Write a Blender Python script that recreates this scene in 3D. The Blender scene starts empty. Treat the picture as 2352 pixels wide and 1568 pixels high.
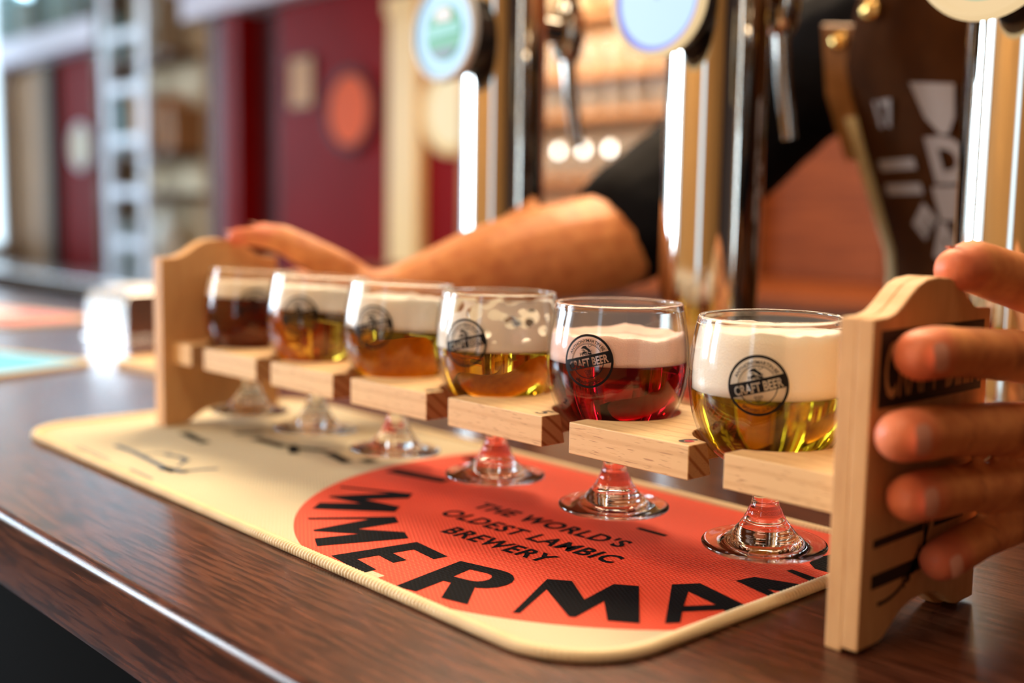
import bpy, bmesh, math, random
from math import sin, cos, pi, radians, atan2, hypot
from mathutils import Vector, Matrix, noise
random.seed(7)
SC = bpy.context.scene
COL = SC.collection
S = 0.001                                   # everything below is laid out in millimetres

# ------------------------------------------------------------------ camera
cam = bpy.data.cameras.new('camera'); cam_ob = bpy.data.objects.new('camera', cam); COL.objects.link(cam_ob)
yaw, pit, rol = radians(46.591), radians(-6.448), radians(0.947)
fw = Vector((-sin(yaw)*cos(pit), cos(yaw)*cos(pit), sin(pit)))
rt = Vector((cos(yaw), sin(yaw), 0)); up = rt.cross(fw)
R_ = rt*cos(rol) + up*sin(rol); U_ = -rt*sin(rol) + up*cos(rol)
CAM = Vector((743.1, -385.1, 147.6))
m = Matrix.Identity(4)
for i in range(3):
    m[i][0], m[i][1], m[i][2], m[i][3] = R_[i], U_[i], -fw[i], CAM[i]*S
cam_ob.matrix_world = m
cam.sensor_width = 36; cam.lens = 2561/2352*36
cam.clip_start = 0.02; cam.clip_end = 60
cam.dof.use_dof = True; cam.dof.focus_distance = 0.468; cam.dof.aperture_fstop = 3.6
SC.camera = cam_ob

# ------------------------------------------------------------------ world, light, exposure
w = bpy.data.worlds.new('world'); SC.world = w; w.use_nodes = True
w.node_tree.nodes['Background'].inputs[0].default_value = (0.55, 0.72, 1.0, 1)
w.node_tree.nodes['Background'].inputs[1].default_value = 0.5
def area(name, loc, target, sx, sy, power, color, spread=180):
    l = bpy.data.lights.new(name, 'AREA'); l.shape = 'RECTANGLE'; l.size = sx*S; l.size_y = sy*S
    l.energy = power; l.color = color; l.spread = radians(spread)
    o = bpy.data.objects.new(name, l); COL.objects.link(o); o.location = Vector(loc)*S
    o.rotation_euler = (Vector(target)-Vector(loc)).to_track_quat('-Z', 'Y').to_euler(); return o
WINDOW_COL = (0.62, 0.82, 1.0)
area('window_daylight_left', (-6020, -1300, 800), (200, -60, 20), 1400, 1500, 17, WINDOW_COL, 50)
area('window_daylight_corner', (-6020, 500, 900), (-4300, 1950, 300), 1500, 1200, 7, WINDOW_COL, 44)
area('window_daylight_front', (-2250, -1840, 800), (300, 0, 60), 600, 1450, 76, (0.80, 0.91, 1.0))
area('ceiling_lamp_front', (620, -650, 1700), (450, -60, 0), 700, 500, 10, (1.0, 0.78, 0.55))  # unseen warm fill, added to brighten fingers, mat and foam
area('ceiling_lamp_warm', (-300, 1150, 1750), (300, 100, 0), 1600, 700, 92, (1.0, 0.74, 0.48))
area('shelf_lamp', (-1430, 1600, 720), (-1430, 2090, 420), 800, 80, 6, (1.0, 0.72, 0.45))  # unseen fill light added to brighten the glass rack
SC.view_settings.view_transform = 'Standard'; SC.view_settings.look = 'None'
SC.view_settings.exposure = 0.20; SC.view_settings.gamma = 1; SC.view_settings.use_curve_mapping = False
cy = SC.cycles
cy.use_denoising = True; cy.max_bounces = 14; cy.transmission_bounces = 12; cy.glossy_bounces = 5
cy.diffuse_bounces = 4; cy.transparent_max_bounces = 12; cy.sample_clamp_indirect = 6; cy.blur_glossy = 0.5
cy.caustics_reflective = True; cy.caustics_refractive = True

# ------------------------------------------------------------------ materials
def mat(name, color=(.8, .8, .8), rough=.5, metal=0., **kw):
    mm_ = bpy.data.materials.new(name); mm_.use_nodes = True
    p = mm_.node_tree.nodes['Principled BSDF']
    p.inputs['Base Color'].default_value = (*color, 1); p.inputs['Roughness'].default_value = rough
    p.inputs['Metallic'].default_value = metal
    for k, v in kw.items():
        p.inputs[k.replace('_', ' ')].default_value = v
    return mm_
def N(mt, typ, **kw):
    n = mt.node_tree.nodes.new(typ)
    for k, v in kw.items(): setattr(n, k, v)
    return n
def L(mt, a, b): mt.node_tree.links.new(a, b)
def srgb(r, g, b):
    f = lambda c: (c/255/12.92) if c/255 <= .04045 else ((c/255+.055)/1.055)**2.4
    return (f(r), f(g), f(b))
def ramp(mt, stops):
    r = N(mt, 'ShaderNodeValToRGB'); e = r.color_ramp.elements
    while len(e) > 1: e.remove(e[-1])
    e[0].position = stops[0][0]; e[0].color = (*stops[0][1], 1)
    for p, c in stops[1:]:
        x = e.new(p); x.color = (*c, 1)
    return r
def coords(mt, scale=(1, 1, 1), kind='Object', rot=(0, 0, 0)):
    t = N(mt, 'ShaderNodeTexCoord'); mp = N(mt, 'ShaderNodeMapping')
    L(mt, t.outputs[kind], mp.inputs[0]); mp.inputs['Scale'].default_value = scale; mp.inputs['Rotation'].default_value = rot
    return mp.outputs[0]
def noise_tex(mt, vec, scale, detail=4, rough=.55, dist=0):
    n = N(mt, 'ShaderNodeTexNoise'); n.inputs['Scale'].default_value = scale; n.inputs['Detail'].default_value = detail
    n.inputs['Roughness'].default_value = rough; n.inputs['Distortion'].default_value = dist
    L(mt, vec, n.inputs['Vector']); return n.outputs['Fac']
def bump(mt, h, strength, dist):
    b = N(mt, 'ShaderNodeBump'); b.inputs['Strength'].default_value = strength; b.inputs['Distance'].default_value = dist
    L(mt, h, b.inputs['Height']); L(mt, b.outputs[0], mt.node_tree.nodes['Principled BSDF'].inputs['Normal']); return b
def P(mt): return mt.node_tree.nodes['Principled BSDF']
def math_n(mt, op, a, b=None, c=None):
    n = N(mt, 'ShaderNodeMath', operation=op)
    for i, x in enumerate((a, b, c)):
        if x is None: continue
        if isinstance(x, (int, float)): n.inputs[i].default_value = x
        else: L(mt, x, n.inputs[i])
    return n.outputs[0]
def mixc(mt, fac, a, b, blend='MIX'):
    n = N(mt, 'ShaderNodeMix', data_type='RGBA', blend_type=blend)
    if isinstance(fac, (int, float)): n.inputs[0].default_value = fac
    else: L(mt, fac, n.inputs[0])
    for i, x in ((6, a), (7, b)):
        if isinstance(x, tuple): n.inputs[i].default_value = (*x, 1)
        else: L(mt, x, n.inputs[i])
    return n.outputs[2]

# dark walnut laminate of the counter, grain along x
M_counter = mat('walnut_counter', rough=.27)
v = coords(M_counter, (30, 260, 260)); g1 = noise_tex(M_counter, v, 1.0, 5, .6, .3)
v2 = coords(M_counter, (34, 430, 430)); g2 = noise_tex(M_counter, v2, 1.0, 3, .55)
r1 = ramp(M_counter, [(.30, srgb(76, 41, 27)), (.5, srgb(90, 50, 34)), (.70, srgb(104, 60, 41))]); L(M_counter, g1, r1.inputs[0])
r2 = ramp(M_counter, [(.40, srgb(96, 64, 52)), (.47, srgb(170, 140, 128)), (.54, (1, 1, 1))]); L(M_counter, g2, r2.inputs[0])
L(M_counter, mixc(M_counter, .8, r1.outputs[0], r2.outputs[0], 'MULTIPLY'), P(M_counter).inputs['Base Color'])
bump(M_counter, g2, .25, .0002)
P(M_counter).inputs['Specular IOR Level'].default_value = .5

def beech(name, base=(230, 192, 138), dark=(214, 170, 114)):
    b = mat(name, rough=.55)
    # growth rings tilted in the y-z plane, so they run as lines along the board and as slanted bands on the end grain
    v = coords(b, (1, 1, 1), rot=(radians(38), 0, 0))
    wv = N(b, 'ShaderNodeTexWave', wave_type='BANDS', bands_direction='Z'); L(b, v, wv.inputs[0])
    wv.inputs['Scale'].default_value = 60; wv.inputs['Distortion'].default_value = 1.2; wv.inputs['Detail'].default_value = 2; wv.inputs['Detail Scale'].default_value = .6
    rr = ramp(b, [(.0, (1, 1, 1)), (.70, (1, 1, 1)), (1., srgb(196, 150, 112))]); L(b, wv.outputs['Fac'], rr.inputs[0])
    fl = noise_tex(b, coords(b, (110, 1500, 1500)), 1.0, 2, .5)
    fr = ramp(b, [(.31, srgb(188, 140, 98)), (.39, srgb(*base)), (.62, srgb(*base)), (.8, srgb(*dark))]); L(b, fl, fr.inputs[0])
    geo = N(b, 'ShaderNodeTexCoord'); sx = N(b, 'ShaderNodeSeparateXYZ'); L(b, geo.outputs['Normal'], sx.inputs[0])
    e = math_n(b, 'POWER', math_n(b, 'ABSOLUTE', sx.outputs[0]), 3.0)
    c = mixc(b, math_n(b, 'MULTIPLY_ADD', e, .75, .22), fr.outputs[0], rr.outputs[0], 'MULTIPLY')
    c2 = mixc(b, math_n(b, 'MULTIPLY', e, .55), c, (*srgb(150, 98, 58),), 'MULTIPLY')
    L(b, c2, P(b).inputs['Base Color']); bump(b, fl, .12, .0002); return b
M_beech = beech('beech_wood')
M_panel = mat('beech_end_panel', rough=.6)
pv = noise_tex(M_panel, coords(M_panel, (60, 60, 12)), 4.0, 5, .6)
pr = ramp(M_panel, [(.3, srgb(206, 156, 102)), (.6, srgb(216, 168, 112)), (.8, srgb(224, 178, 124))]); L(M_panel, pv, pr.inputs[0])
L(M_panel, pr.outputs[0], P(M_panel).inputs['Base Color']); bump(M_panel, noise_tex(M_panel, coords(M_panel, (900, 900, 200)), 1, 2), .12, .0002)

# woven bar mat; circle print is flat colour on the weave
CX, CY, CR = 389., 21., 155.
def weave(mt, hs=.55):
    t = N(mt, 'ShaderNodeTexCoord'); s = N(mt, 'ShaderNodeSeparateXYZ'); L(mt, t.outputs['Object'], s.inputs[0])
    X = math_n(mt, 'MULTIPLY', s.outputs[0], 2*pi/.00165); Y = math_n(mt, 'MULTIPLY', s.outputs[1], 2*pi/.0021)
    row = math_n(mt, 'MULTIPLY', math_n(mt, 'FLOOR', math_n(mt, 'MULTIPLY', s.outputs[0], 1/.00165)), pi)
    sx = math_n(mt, 'ABSOLUTE', math_n(mt, 'SINE', math_n(mt, 'MULTIPLY', X, .5)))
    sy = math_n(mt, 'MULTIPLY_ADD', math_n(mt, 'SINE', math_n(mt, 'ADD', Y, row)), .5, .5)
    h = math_n(mt, 'MULTIPLY', math_n(mt, 'POWER', sx, .6), math_n(mt, 'MULTIPLY_ADD', sy, .7, .3))
    bump(mt, h, hs, .0009); return h, s
def woven(name, col, light, rough=.72):
    mt = mat(name, rough=rough); h, s = weave(mt)
    f = math_n(mt, 'GREATER_THAN', h, .80)
    f = math_n(mt, 'MULTIPLY', f, .35)
    L(mt, mixc(mt, f, col, light), P(mt).inputs['Base Color'])
    return mt, s, f
M_mat, sxyz, f_ = woven('woven_mat', (*srgb(224, 196, 138),), (*srgb(240, 222, 176),))
dx = math_n(M_mat, 'SUBTRACT', sxyz.outputs[0], CX*S); dy = math_n(M_mat, 'SUBTRACT', sxyz.outputs[1], CY*S)
dist = math_n(M_mat, 'SQRT', math_n(M_mat, 'ADD', math_n(M_mat, 'MULTIPLY', dx, dx), math_n(M_mat, 'MULTIPLY', dy, dy)))
incirc = math_n(M_mat, 'LESS_THAN', dist, CR*S)
nx = math_n(M_mat, 'LESS_THAN', math_n(M_mat, 'ABSOLUTE', math_n(M_mat, 'SUBTRACT', sxyz.outputs[0], .3845)), .0075)
ny = math_n(M_mat, 'LESS_THAN', sxyz.outputs[1], -.1215)
incirc = math_n(M_mat, 'SUBTRACT', incirc, math_n(M_mat, 'MULTIPLY', nx, ny)); 
orange = mixc(M_mat, f_, (*srgb(226, 62, 24),), (*srgb(244, 150, 100),))
base = mixc(M_mat, f_, (*srgb(206, 194, 160),), (*srgb(230, 222, 198),))
L(M_mat, mixc(M_mat, incirc, base, orange), P(M_mat).inputs['Base Color'])
M_ink, _, _ = woven('black_ink_on_weave', (*srgb(5, 5, 8),), (*srgb(44, 52, 62),), .8)
M_blueink, _, _ = woven('blue_grey_ink_on_weave', (*srgb(38, 72, 100),), (*srgb(90, 120, 140),), .6)
P(M_ink).inputs['Specular IOR Level'].default_value = .08
M_piping = mat('cream_overlock_thread', srgb(230, 208, 164), .6)

M_glass = mat('clear_glass', (1, 1, 1), 0.0, 0, Transmission_Weight=1., IOR=1.5)
M_thin = bpy.data.materials.new('thin_clear_glass'); M_thin.use_nodes = True
_t = M_thin.node_tree; _t.nodes.remove(_t.nodes['Principled BSDF'])
_tr = _t.nodes.new('ShaderNodeBsdfTransparent'); _gl = _t.nodes.new('ShaderNodeBsdfGlossy'); _gl.inputs['Roughness'].default_value = .0; _lf = _t.nodes.new('ShaderNodeLayerWeight'); _lf.inputs[0].default_value = .5; _pw = _t.nodes.new('ShaderNodeMath'); _pw.operation = 'POWER'; _pw.inputs[1].default_value = 5.; _fr = _t.nodes.new('ShaderNodeMath'); _fr.operation = 'MULTIPLY_ADD'; _fr.inputs[1].default_value = .9; _fr.inputs[2].default_value = .04; _t.links.new(_lf.outputs['Facing'], _pw.inputs[0]); _t.links.new(_pw.outputs[0], _fr.inputs[0])
_lw = _t.nodes.new('ShaderNodeLayerWeight'); _lw.inputs[0].default_value = .5
_cr = _t.nodes.new('ShaderNodeValToRGB'); _cr.color_ramp.elements[0].position = .8; _cr.color_ramp.elements[0].color = (.985, .985, .98, 1); _cr.color_ramp.elements[1].position = 1.; _cr.color_ramp.elements[1].color = (.70, .72, .72, 1)
_mx = _t.nodes.new('ShaderNodeMixShader'); _t.links.new(_lw.outputs['Facing'], _cr.inputs[0]); _t.links.new(_cr.outputs[0], _tr.inputs[0])
_t.links.new(_fr.outputs[0], _mx.inputs[0]); _t.links.new(_tr.outputs[0], _mx.inputs[1]); _t.links.new(_gl.outputs[0], _mx.inputs[2]); _t.links.new(_mx.outputs[0], _t.nodes['Material Output'].inputs[0])
def liquid(name, col):
    return mat(name, col, 0.0, 0, Transmission_Weight=1., IOR=1.34)
def foam_mat(name, col, mottled=0.):
    f = mat(name, col, .75); P(f).inputs['Subsurface Weight'].default_value = .2
    P(f).inputs['Subsurface Radius'].default_value = (.004, .0035, .003); P(f).inputs['Subsurface Scale'].default_value = 1
    h = noise_tex(f, coords(f, (1, 1, 1)), 1500, 3, .7)
    bump(f, h, .6, .0009); return f
M_print = mat('black_glass_print', (.004, .004, .006), .45); P(M_print).inputs['Specular IOR Level'].default_value = .2
M_woodprint = mat('black_print_on_wood', srgb(30, 20, 16), .6)
M_redprint = mat('red_print_on_wood', srgb(196, 30, 50), .6)
M_chrome = mat('polished_chrome', (.60, .58, .54), .05, 1.)
M_steel = mat('brushed_steel', (.75, .76, .78), .25, 1.)
M_brass = mat('brass', (.85, .55, .18), .2, 1.)
M_kick = mat('black_kickboard', (.003, .003, .003), .9); P(M_kick).inputs['Specular IOR Level'].default_value = .05
M_black = mat('black_plastic', (.012, .012, .014), .35)
def emit(name, col, st):
    e = mat(name, (0, 0, 0), .4); P(e).inputs['Emission Color'].default_value = (*col, 1); P(e).inputs['Emission Strength'].default_value = st; return e
def plain(name, rgb, rough=.6, amt=.25, sc=30, metal=0):
    q = mat(name, rough=rough, metal=metal); nz = noise_tex(q, coords(q, (1, 1, 1)), sc, 4)
    a = srgb(*rgb); rr = ramp(q, [(.3, tuple(c*(1-amt) for c in a)), (.7, tuple(min(1, c*(1+amt)) for c in a))]); L(q, nz, rr.inputs[0])
    L(q, rr.outputs[0], P(q).inputs['Base Color']); return q
M_skin = mat('skin', srgb(196, 128, 88), .48)
P(M_skin).inputs['Subsurface Weight'].default_value = .12; P(M_skin).inputs['Subsurface Radius'].default_value = (.006, .003, .0015); P(M_skin).inputs['Subsurface Scale'].default_value = 1
sk = noise_tex(M_skin, coords(M_skin), 90, 5); skr = ramp(M_skin, [(.3, srgb(204, 122, 72)), (.6, srgb(230, 154, 94))]); L(M_skin, sk, skr.inputs[0])
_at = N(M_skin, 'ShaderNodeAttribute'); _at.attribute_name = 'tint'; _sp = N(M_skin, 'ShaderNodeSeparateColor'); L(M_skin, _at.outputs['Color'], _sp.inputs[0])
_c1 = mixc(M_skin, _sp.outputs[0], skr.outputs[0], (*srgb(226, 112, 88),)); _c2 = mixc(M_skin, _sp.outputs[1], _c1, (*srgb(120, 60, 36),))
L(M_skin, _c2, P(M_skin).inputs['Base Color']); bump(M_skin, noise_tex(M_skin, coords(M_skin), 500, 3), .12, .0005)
P(M_skin).inputs['Specular IOR Level'].default_value = .35
M_nail = mat('fingernail', srgb(240, 176, 152), .25)
M_shirt = plain('black_cotton', (16, 16, 20), .85, .3, 60)
M_hair = plain('dark_brown_hair', (40, 26, 18), .5, .3, 200)
M_apron = plain('brown_waxed_canvas', (62, 32, 8), .9, .25, 40)
P(M_apron).inputs['Specular IOR Level'].default_value = .08; P(M_shirt).inputs['Specular IOR Level'].default_value = .1
M_leather = plain('tan_leather', (150, 104, 56), .5, .2, 60)
M_cream = plain('cream_cotton_tape', (196, 180, 136), .7, .1, 60)
M_whiteprint = mat('white_print', srgb(150, 136, 128), .6)
M_trouser = plain('dark_denim', (30, 34, 46), .8, .2, 60)

# ------------------------------------------------------------------ geometry helpers
def finish(bm, name, material, parent=None, smooth=False, bevel=0, loc=(0, 0, 0), rot=(0, 0, 0), seg=2, auto=None):
    me = bpy.data.meshes.new(name)
    bmesh.ops.recalc_face_normals(bm, faces=bm.faces[:])
    for v_ in bm.verts: v_.co *= S
    bm.to_mesh(me); bm.free()
    o = bpy.data.objects.new(name, me); COL.objects.link(o)
    mats = material if isinstance(material, (list, tuple)) else [material]
    for q in mats: me.materials.append(q)
    if smooth:
        for p in me.polygons: p.use_smooth = True
        if auto is not None:
            me.set_sharp_from_angle(angle=radians(auto))
    o.location = Vector(loc)*S; o.rotation_euler = rot
    if parent: o.parent = parent
    if bevel:
        b = o.modifiers.new('bevel', 'BEVEL'); b.width = bevel*S; b.segments = seg; b.limit_method = 'ANGLE'; b.angle_limit = radians(40)
        b.harden_normals = False
    return o
def tag(o, label=None, cat=None, group=None, kind=None):
    for k, v_ in (('label', label), ('category', cat), ('group', group), ('kind', kind)):
        if v_: o[k] = v_
    return o
def thing(name, label, cat, loc=(0, 0, 0), rz=0, group=None):
    o = bpy.data.objects.new(name, None); COL.objects.link(o); o.location = Vector(loc)*S; o.rotation_euler = (0, 0, rz)
    o.empty_display_size = .02
    return tag(o, label, cat, group)
def box(bm, x0, x1, y0, y1, z0, z1, M=None):
    vs = [bm.verts.new((x, y, z)) for x in (x0, x1) for y in (y0, y1) for z in (z0, z1)]
    for f in ((0, 1, 3, 2), (4, 6, 7, 5), (0, 4, 5, 1), (2, 3, 7, 6), (0, 2, 6, 4), (1, 5, 7, 3)): bm.faces.new([vs[i] for i in f])
    if M: bmesh.ops.transform(bm, matrix=M, verts=vs)
    return vs
def lathe(bm, prof, seg=48, c=(0, 0, 0), M=None, closed=False):
    rings = []; vs = []
    for r, z in prof:
        if r < 1e-6: rg = [bm.verts.new((c[0], c[1], c[2]+z))]
        else: rg = [bm.verts.new((c[0]+r*cos(2*pi*i/seg), c[1]+r*sin(2*pi*i/seg), c[2]+z)) for i in range(seg)]
        rings.append(rg); vs += rg
    pairs = list(zip(rings, rings[1:]))
    for a, b in pairs:
        for i in range(seg):
            j = (i+1) % seg
            if len(a) == 1 and len(b) == 1: continue
            if len(a) == 1: bm.faces.new((a[0], b[j], b[i]))
            elif len(b) == 1: bm.faces.new((a[i], a[j], b[0]))
            else: bm.faces.new((a[i], a[j], b[j], b[i]))
    if M: bmesh.ops.transform(bm, matrix=M, verts=vs)
    return vs
def tube(bm, pts, r, seg=10, closed=False, cap=True):
    pts = [Vector(p) for p in pts]; n = len(pts); rings = []
    prev = None
    for i, p in enumerate(pts):
        a = pts[(i-1) % n] if (closed or i) else p; b = pts[(i+1) % n] if (closed or i < n-1) else p
        t = (b-a).normalized()
        if prev is None:
            ref = Vector((0, 0, 1)) if abs(t.z) < .9 else Vector((1, 0, 0)); nrm = (ref - t*ref.dot(t)).normalized()
        else: nrm = (prev - t*prev.dot(t)).normalized()
        prev = nrm; bn = t.cross(nrm); rr = r[i] if isinstance(r, (list, tuple)) else r
        rings.append([bm.verts.new(p + nrm*rr*cos(2*pi*k/seg) + bn*rr*sin(2*pi*k/seg)) for k in range(seg)])
    for i in range(n if closed else n-1):
        a, b = rings[i], rings[(i+1) % n]
        for k in range(seg): bm.faces.new((a[k], a[(k+1) % seg], b[(k+1) % seg], b[k]))
    if cap and not closed: bm.faces.new(rings[0][::-1]); bm.faces.new(rings[-1])
def fill_prism(bm, outline, h0, h1, axis='x', top=None):
    """extrude a closed 2-D outline; 'top' may be another outline with as many points"""
    def V(p, h): return (h, p[0], p[1]) if axis == 'x' else ((p[0], p[1], h) if axis == 'z' else (p[0], h, p[1]))
    a = [bm.verts.new(V(p, h0)) for p in outline]; b = [bm.verts.new(V(p, h1)) for p in (top or outline)]
    n = len(a)
    for i in range(n): bm.faces.new((a[i], a[(i+1) % n], b[(i+1) % n], b[i]))
    for ring in (a, b):
        es = [bm.edges.get((ring[i], ring[(i+1) % n])) for i in range(n)]
        bmesh.ops.triangle_fill(bm, use_beauty=True, use_dissolve=False, edges=es)
    return a+b
_dg = None
def text2d(body, size=1., bold=0., spacing=1.):
    """outline mesh of a line of text: verts (x,y), faces; centred on x, baseline at 0, in units of size"""
    cu = bpy.data.curves.new('t', 'FONT'); cu.body = body; cu.size = size; cu.offset = bold; cu.align_x = 'CENTER'; cu.space_character = spacing
    cu.resolution_u = 3
    o = bpy.data.objects.new('t', cu); COL.objects.link(o)
    dg = bpy.context.evaluated_depsgraph_get(); me = bpy.data.meshes.new_from_object(o.evaluated_get(dg))
    vs = [(q.co.x, q.co.y) for q in me.vertices]; fs = [tuple(p.vertices) for p in me.polygons]
    bpy.data.objects.remove(o); bpy.data.curves.remove(cu); bpy.data.meshes.remove(me)
    return vs, fs
def add2d(bm, vs, fs, fn):
    nv = [bm.verts.new(fn(x, y)) for x, y in vs]
    for f in fs:
        try: bm.faces.new([nv[i] for i in f])
        except ValueError: pass
    return nv
def knock(bm, outline, texts):
    """flat shape with letters cut out of it: outline [(x,y)], texts [(vs,fs)] -> faces in z=0"""
    es = []
    ov = [bm.verts.new((x, y, 0)) for x, y in outline]
    for i in range(len(ov)): es.append(bm.edges.new((ov[i], ov[(i+1) % len(ov)])))
    for vs, fs in texts:
        cnt = {}
        for f in fs:
            for i in range(len(f)):
                k = tuple(sorted((f[i], f[(i+1) % len(f)]))); cnt[k] = cnt.get(k, 0)+1
        used = {}
        for (a, b), c in cnt.items():
            if c == 1:
                for q in (a, b):
                    if q not in used: used[q] = bm.verts.new((vs[q][0], vs[q][1], 0))
                es.append(bm.edges.new((used[a], used[b])))
    bmesh.ops.triangle_fill(bm, use_beauty=True, use_dissolve=False, edges=es)
def slice2d(bm, step, lim):
    x = -lim
    while x <= lim:
        bmesh.ops.bisect_plane(bm, geom=bm.verts[:]+bm.edges[:]+bm.faces[:], plane_co=(x, 0, 0), plane_no=(1, 0, 0)); x += step
def ring2d(r0, r1, a0=0, a1=2*pi, n=64):
    vs = []; fs = []
    for i in range(n+1):
        a = a0+(a1-a0)*i/n; vs += [(r0*cos(a), r0*sin(a)), (r1*cos(a), r1*sin(a))]
        if i: k = 2*i; fs.append((k-2, k-1, k+1, k))
    return vs, fs
def arc_text(body, size, r, mid, bold=0., inward=False, spacing=1.):
    vs, fs = text2d(body, size, bold, spacing); out = []
    for x, y in vs:
        if not inward: a = mid - x/r; rr = r+y            # tops outward, reads clockwise
        else: a = mid + x/r; rr = r-y                     # tops towards the centre, reads counter-clockwise
        out.append((rr*cos(a), rr*sin(a)))
    return out, fs

# ================================================================== SETTING: the bar room
P_BRIGHT = emit('bright_daylit_pane', (0.50, 0.80, 1.0), 12.0)
M_floor = plain('dark_floor_boards', (58, 40, 30), .5, .3, 8)
M_stone = plain('rough_stone_wall', (176, 150, 118), .85, .35, 5)
M_plaster = plain('warm_plaster', (214, 168, 108), .8, .15, 4)
M_ceiling = plain('cream_ceiling', (150, 128, 100), .8, .1, 2)
M_darkwall = plain('dark_panelled_wall', (48, 30, 22), .6, .2, 4)
M_woodwall = mat('oiled_wood_panel', rough=.45)
wv_ = noise_tex(M_woodwall, coords(M_woodwall, (2, 2, 30)), 2.5, 5, .6, .4)
wr_ = ramp(M_woodwall, [(.3, srgb(98, 46, 20)), (.7, srgb(146, 78, 38))]); L(M_woodwall, wv_, wr_.inputs[0]); L(M_woodwall, wr_.outputs[0], P(M_woodwall).inputs['Base Color']); P(M_woodwall).inputs['Specular IOR Level'].default_value = .15
def slab(name, dims, m_, parent=None, bevel=0, structure=True):
    bm = bmesh.new(); box(bm, *dims); o = finish(bm, name, m_, parent, bevel=bevel)
    if structure and not parent: o['kind'] = 'structure'
    return o
slab('floor', (-6300, 3400, -2100, 2200, -1150, -1100), M_floor)
slab('ceiling', (-6300, 3400, -2100, 2200, 2400, 2450), M_ceiling)
slab('wall_back', (-6300, 3400, 2100, 2200, -1100, 2400), M_stone)
slab('wall_left', (-6300, -6160, -2100, 2100, -1100, 2400), M_plaster)
slab('wall_front', (-6160, 3300, -2100, -1950, -1100, 2400), M_plaster)
slab('wall_right', (3300, 3400, -2100, 2100, -1100, 2400), M_darkwall)
M_pane = emit('daylit_pane', (0.66, 0.86, 1.0), 2.6)
M_frame = plain('white_painted_frame', (214, 218, 222), .5, .05, 10)
def window(name, x0, x1, y0, y1, z0, z1, axis, n, pane_mat=None):
    bm = bmesh.new(); t = 60
    if axis == 'x':
        box(bm, x0, x1, y0-t, y0, z0-t, z1+t); box(bm, x0, x1, y1, y1+t, z0-t, z1+t); box(bm, x0, x1, y0, y1, z1, z1+t); box(bm, x0, x1+60, y0, y1, z0-t, z0)
        for i in range(1, n): yy = y0+(y1-y0)*i/n; box(bm, x0, x1, yy-25, yy+25, z0, z1)
    else:
        box(bm, x0-t, x0, y0, y1, z0-t, z1+t); box(bm, x1, x1+t, y0, y1, z0-t, z1+t); box(bm, x0, x1, y0, y1, z1, z1+t); box(bm, x0, x1, y0, y1+60, z0-t, z0)
        for i in range(1, n): xx = x0+(x1-x0)*i/n; box(bm, xx-25, xx+25, y0, y1, z0, z1)
    f = finish(bm, name, M_frame, bevel=4); f['kind'] = 'structure'
    for i in range(n):
        bm = bmesh.new()
        if axis == 'x':
            a, b = y0+(y1-y0)*i/n, y0+(y1-y0)*(i+1)/n; box(bm, x0+5, x0+12, a+(25 if i else 0), b-(25 if i < n-1 else 0), z0, z1)
        else:
            a, b = x0+(x1-x0)*i/n, x0+(x1-x0)*(i+1)/n; box(bm, a+(25 if i else 0), b-(25 if i < n-1 else 0), (y0+y1)/2-4, (y0+y1)/2+4, z0, z1)
        finish(bm, 'pane', pane_mat or M_pane, f)
window('window_1', -6160, -6110, -1700, 1960, -60, 1500, 'x', 4)
window('window_2', -2750, -1750, -1950, -1900, 0, 1500, 'y', 2)
window('window_3', 600, 800, -1950, -1900, -200, 1300, 'y', 1)
window('window_4', -6050, -4400, 2050, 2100, 1250, 1640, 'y', 3, P_BRIGHT)

# red timber booth against the back wall, with cornice, posts and signs
M_red = plain('glossy_red_paint', (130, 2, 3), .55, .12, 3)
P(M_red).inputs['Specular IOR Level'].default_value = .08
M_maroon = plain('maroon_paint', (84, 14, 20), .6, .15, 3)
M_cornice = plain('pale_lavender_moulding', (222, 216, 232), .5, .06, 5)
booth = thing('red_panel_booth', 'glossy red panelled booth front on the back wall under a pale cornice', 'booth', (-2900, 2060, -1100))
def part(name, dims, m_, par, bevel=3):
    o = par.location/S; bm = bmesh.new(); box(bm, *(dims[i]-o[i//2] for i in range(6))); return finish(bm, name, m_, par, bevel=bevel)
part('wall_panel', (-3165, -2410, 2020, 2095, -1100, 950), M_red, booth)
part('wall_panel', (-2244, -1930, 2020, 2095, -1100, 950), M_red, booth)
part('recessed_panel', (-3410, -3165, 2075, 2095, -1100, 950), M_maroon, booth)
part('corner_post', (-3660, -3535, 1990, 2095, -1100, 950), M_maroon, booth)
part('corner_post', (-3533, -3410, 1975, 2095, -1100, 950), M_red, booth)
part('cornice', (-3800, -1935, 1930, 2095, 952, 1060), M_cornice, booth)
part('cornice_top', (-3840, -1925, 1890, 2095, 1062, 1130), M_cornice, booth)
M_post = plain('honey_varnished_wood', (250, 218, 156), .4, .06, 3)
post = thing('wooden_post', 'honey-coloured wooden post in front of the red booth wall', 'post', (-2327, 2030, -1100))
part('shaft', (-2405, -2250, 1985, 2095, -1040, 820), M_post, post, 6); part('plinth', (-2415, -2240, 1975, 2095, -1100, -1040), M_post, post, 6)
part('capital', (-2415, -2240, 1975, 2095, 820, 880), M_post, post, 6)
def round_sign(name, label, x, z, r, face, rim, y=2018):
    t = thing(name, label, 'sign', (x, y, z)); Mr = Matrix.Rotation(pi/2, 4, 'X')
    bm = bmesh.new(); lathe(bm, [(0, 0), (r*1.15, 0), (r*1.22, 8), (r*1.2, 20), (r*1.02, 24), (r*1.0, 16)], 40, M=Mr); finish(bm, 'rim', rim, t, smooth=True, auto=35)
    bm = bmesh.new(); lathe(bm, [(0, 19), (r*.4, 19), (r*.98, 18), (r*.98, 14)], 40, M=Mr); finish(bm, 'sign_face', face, t, smooth=True, auto=35)
    return t
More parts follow.
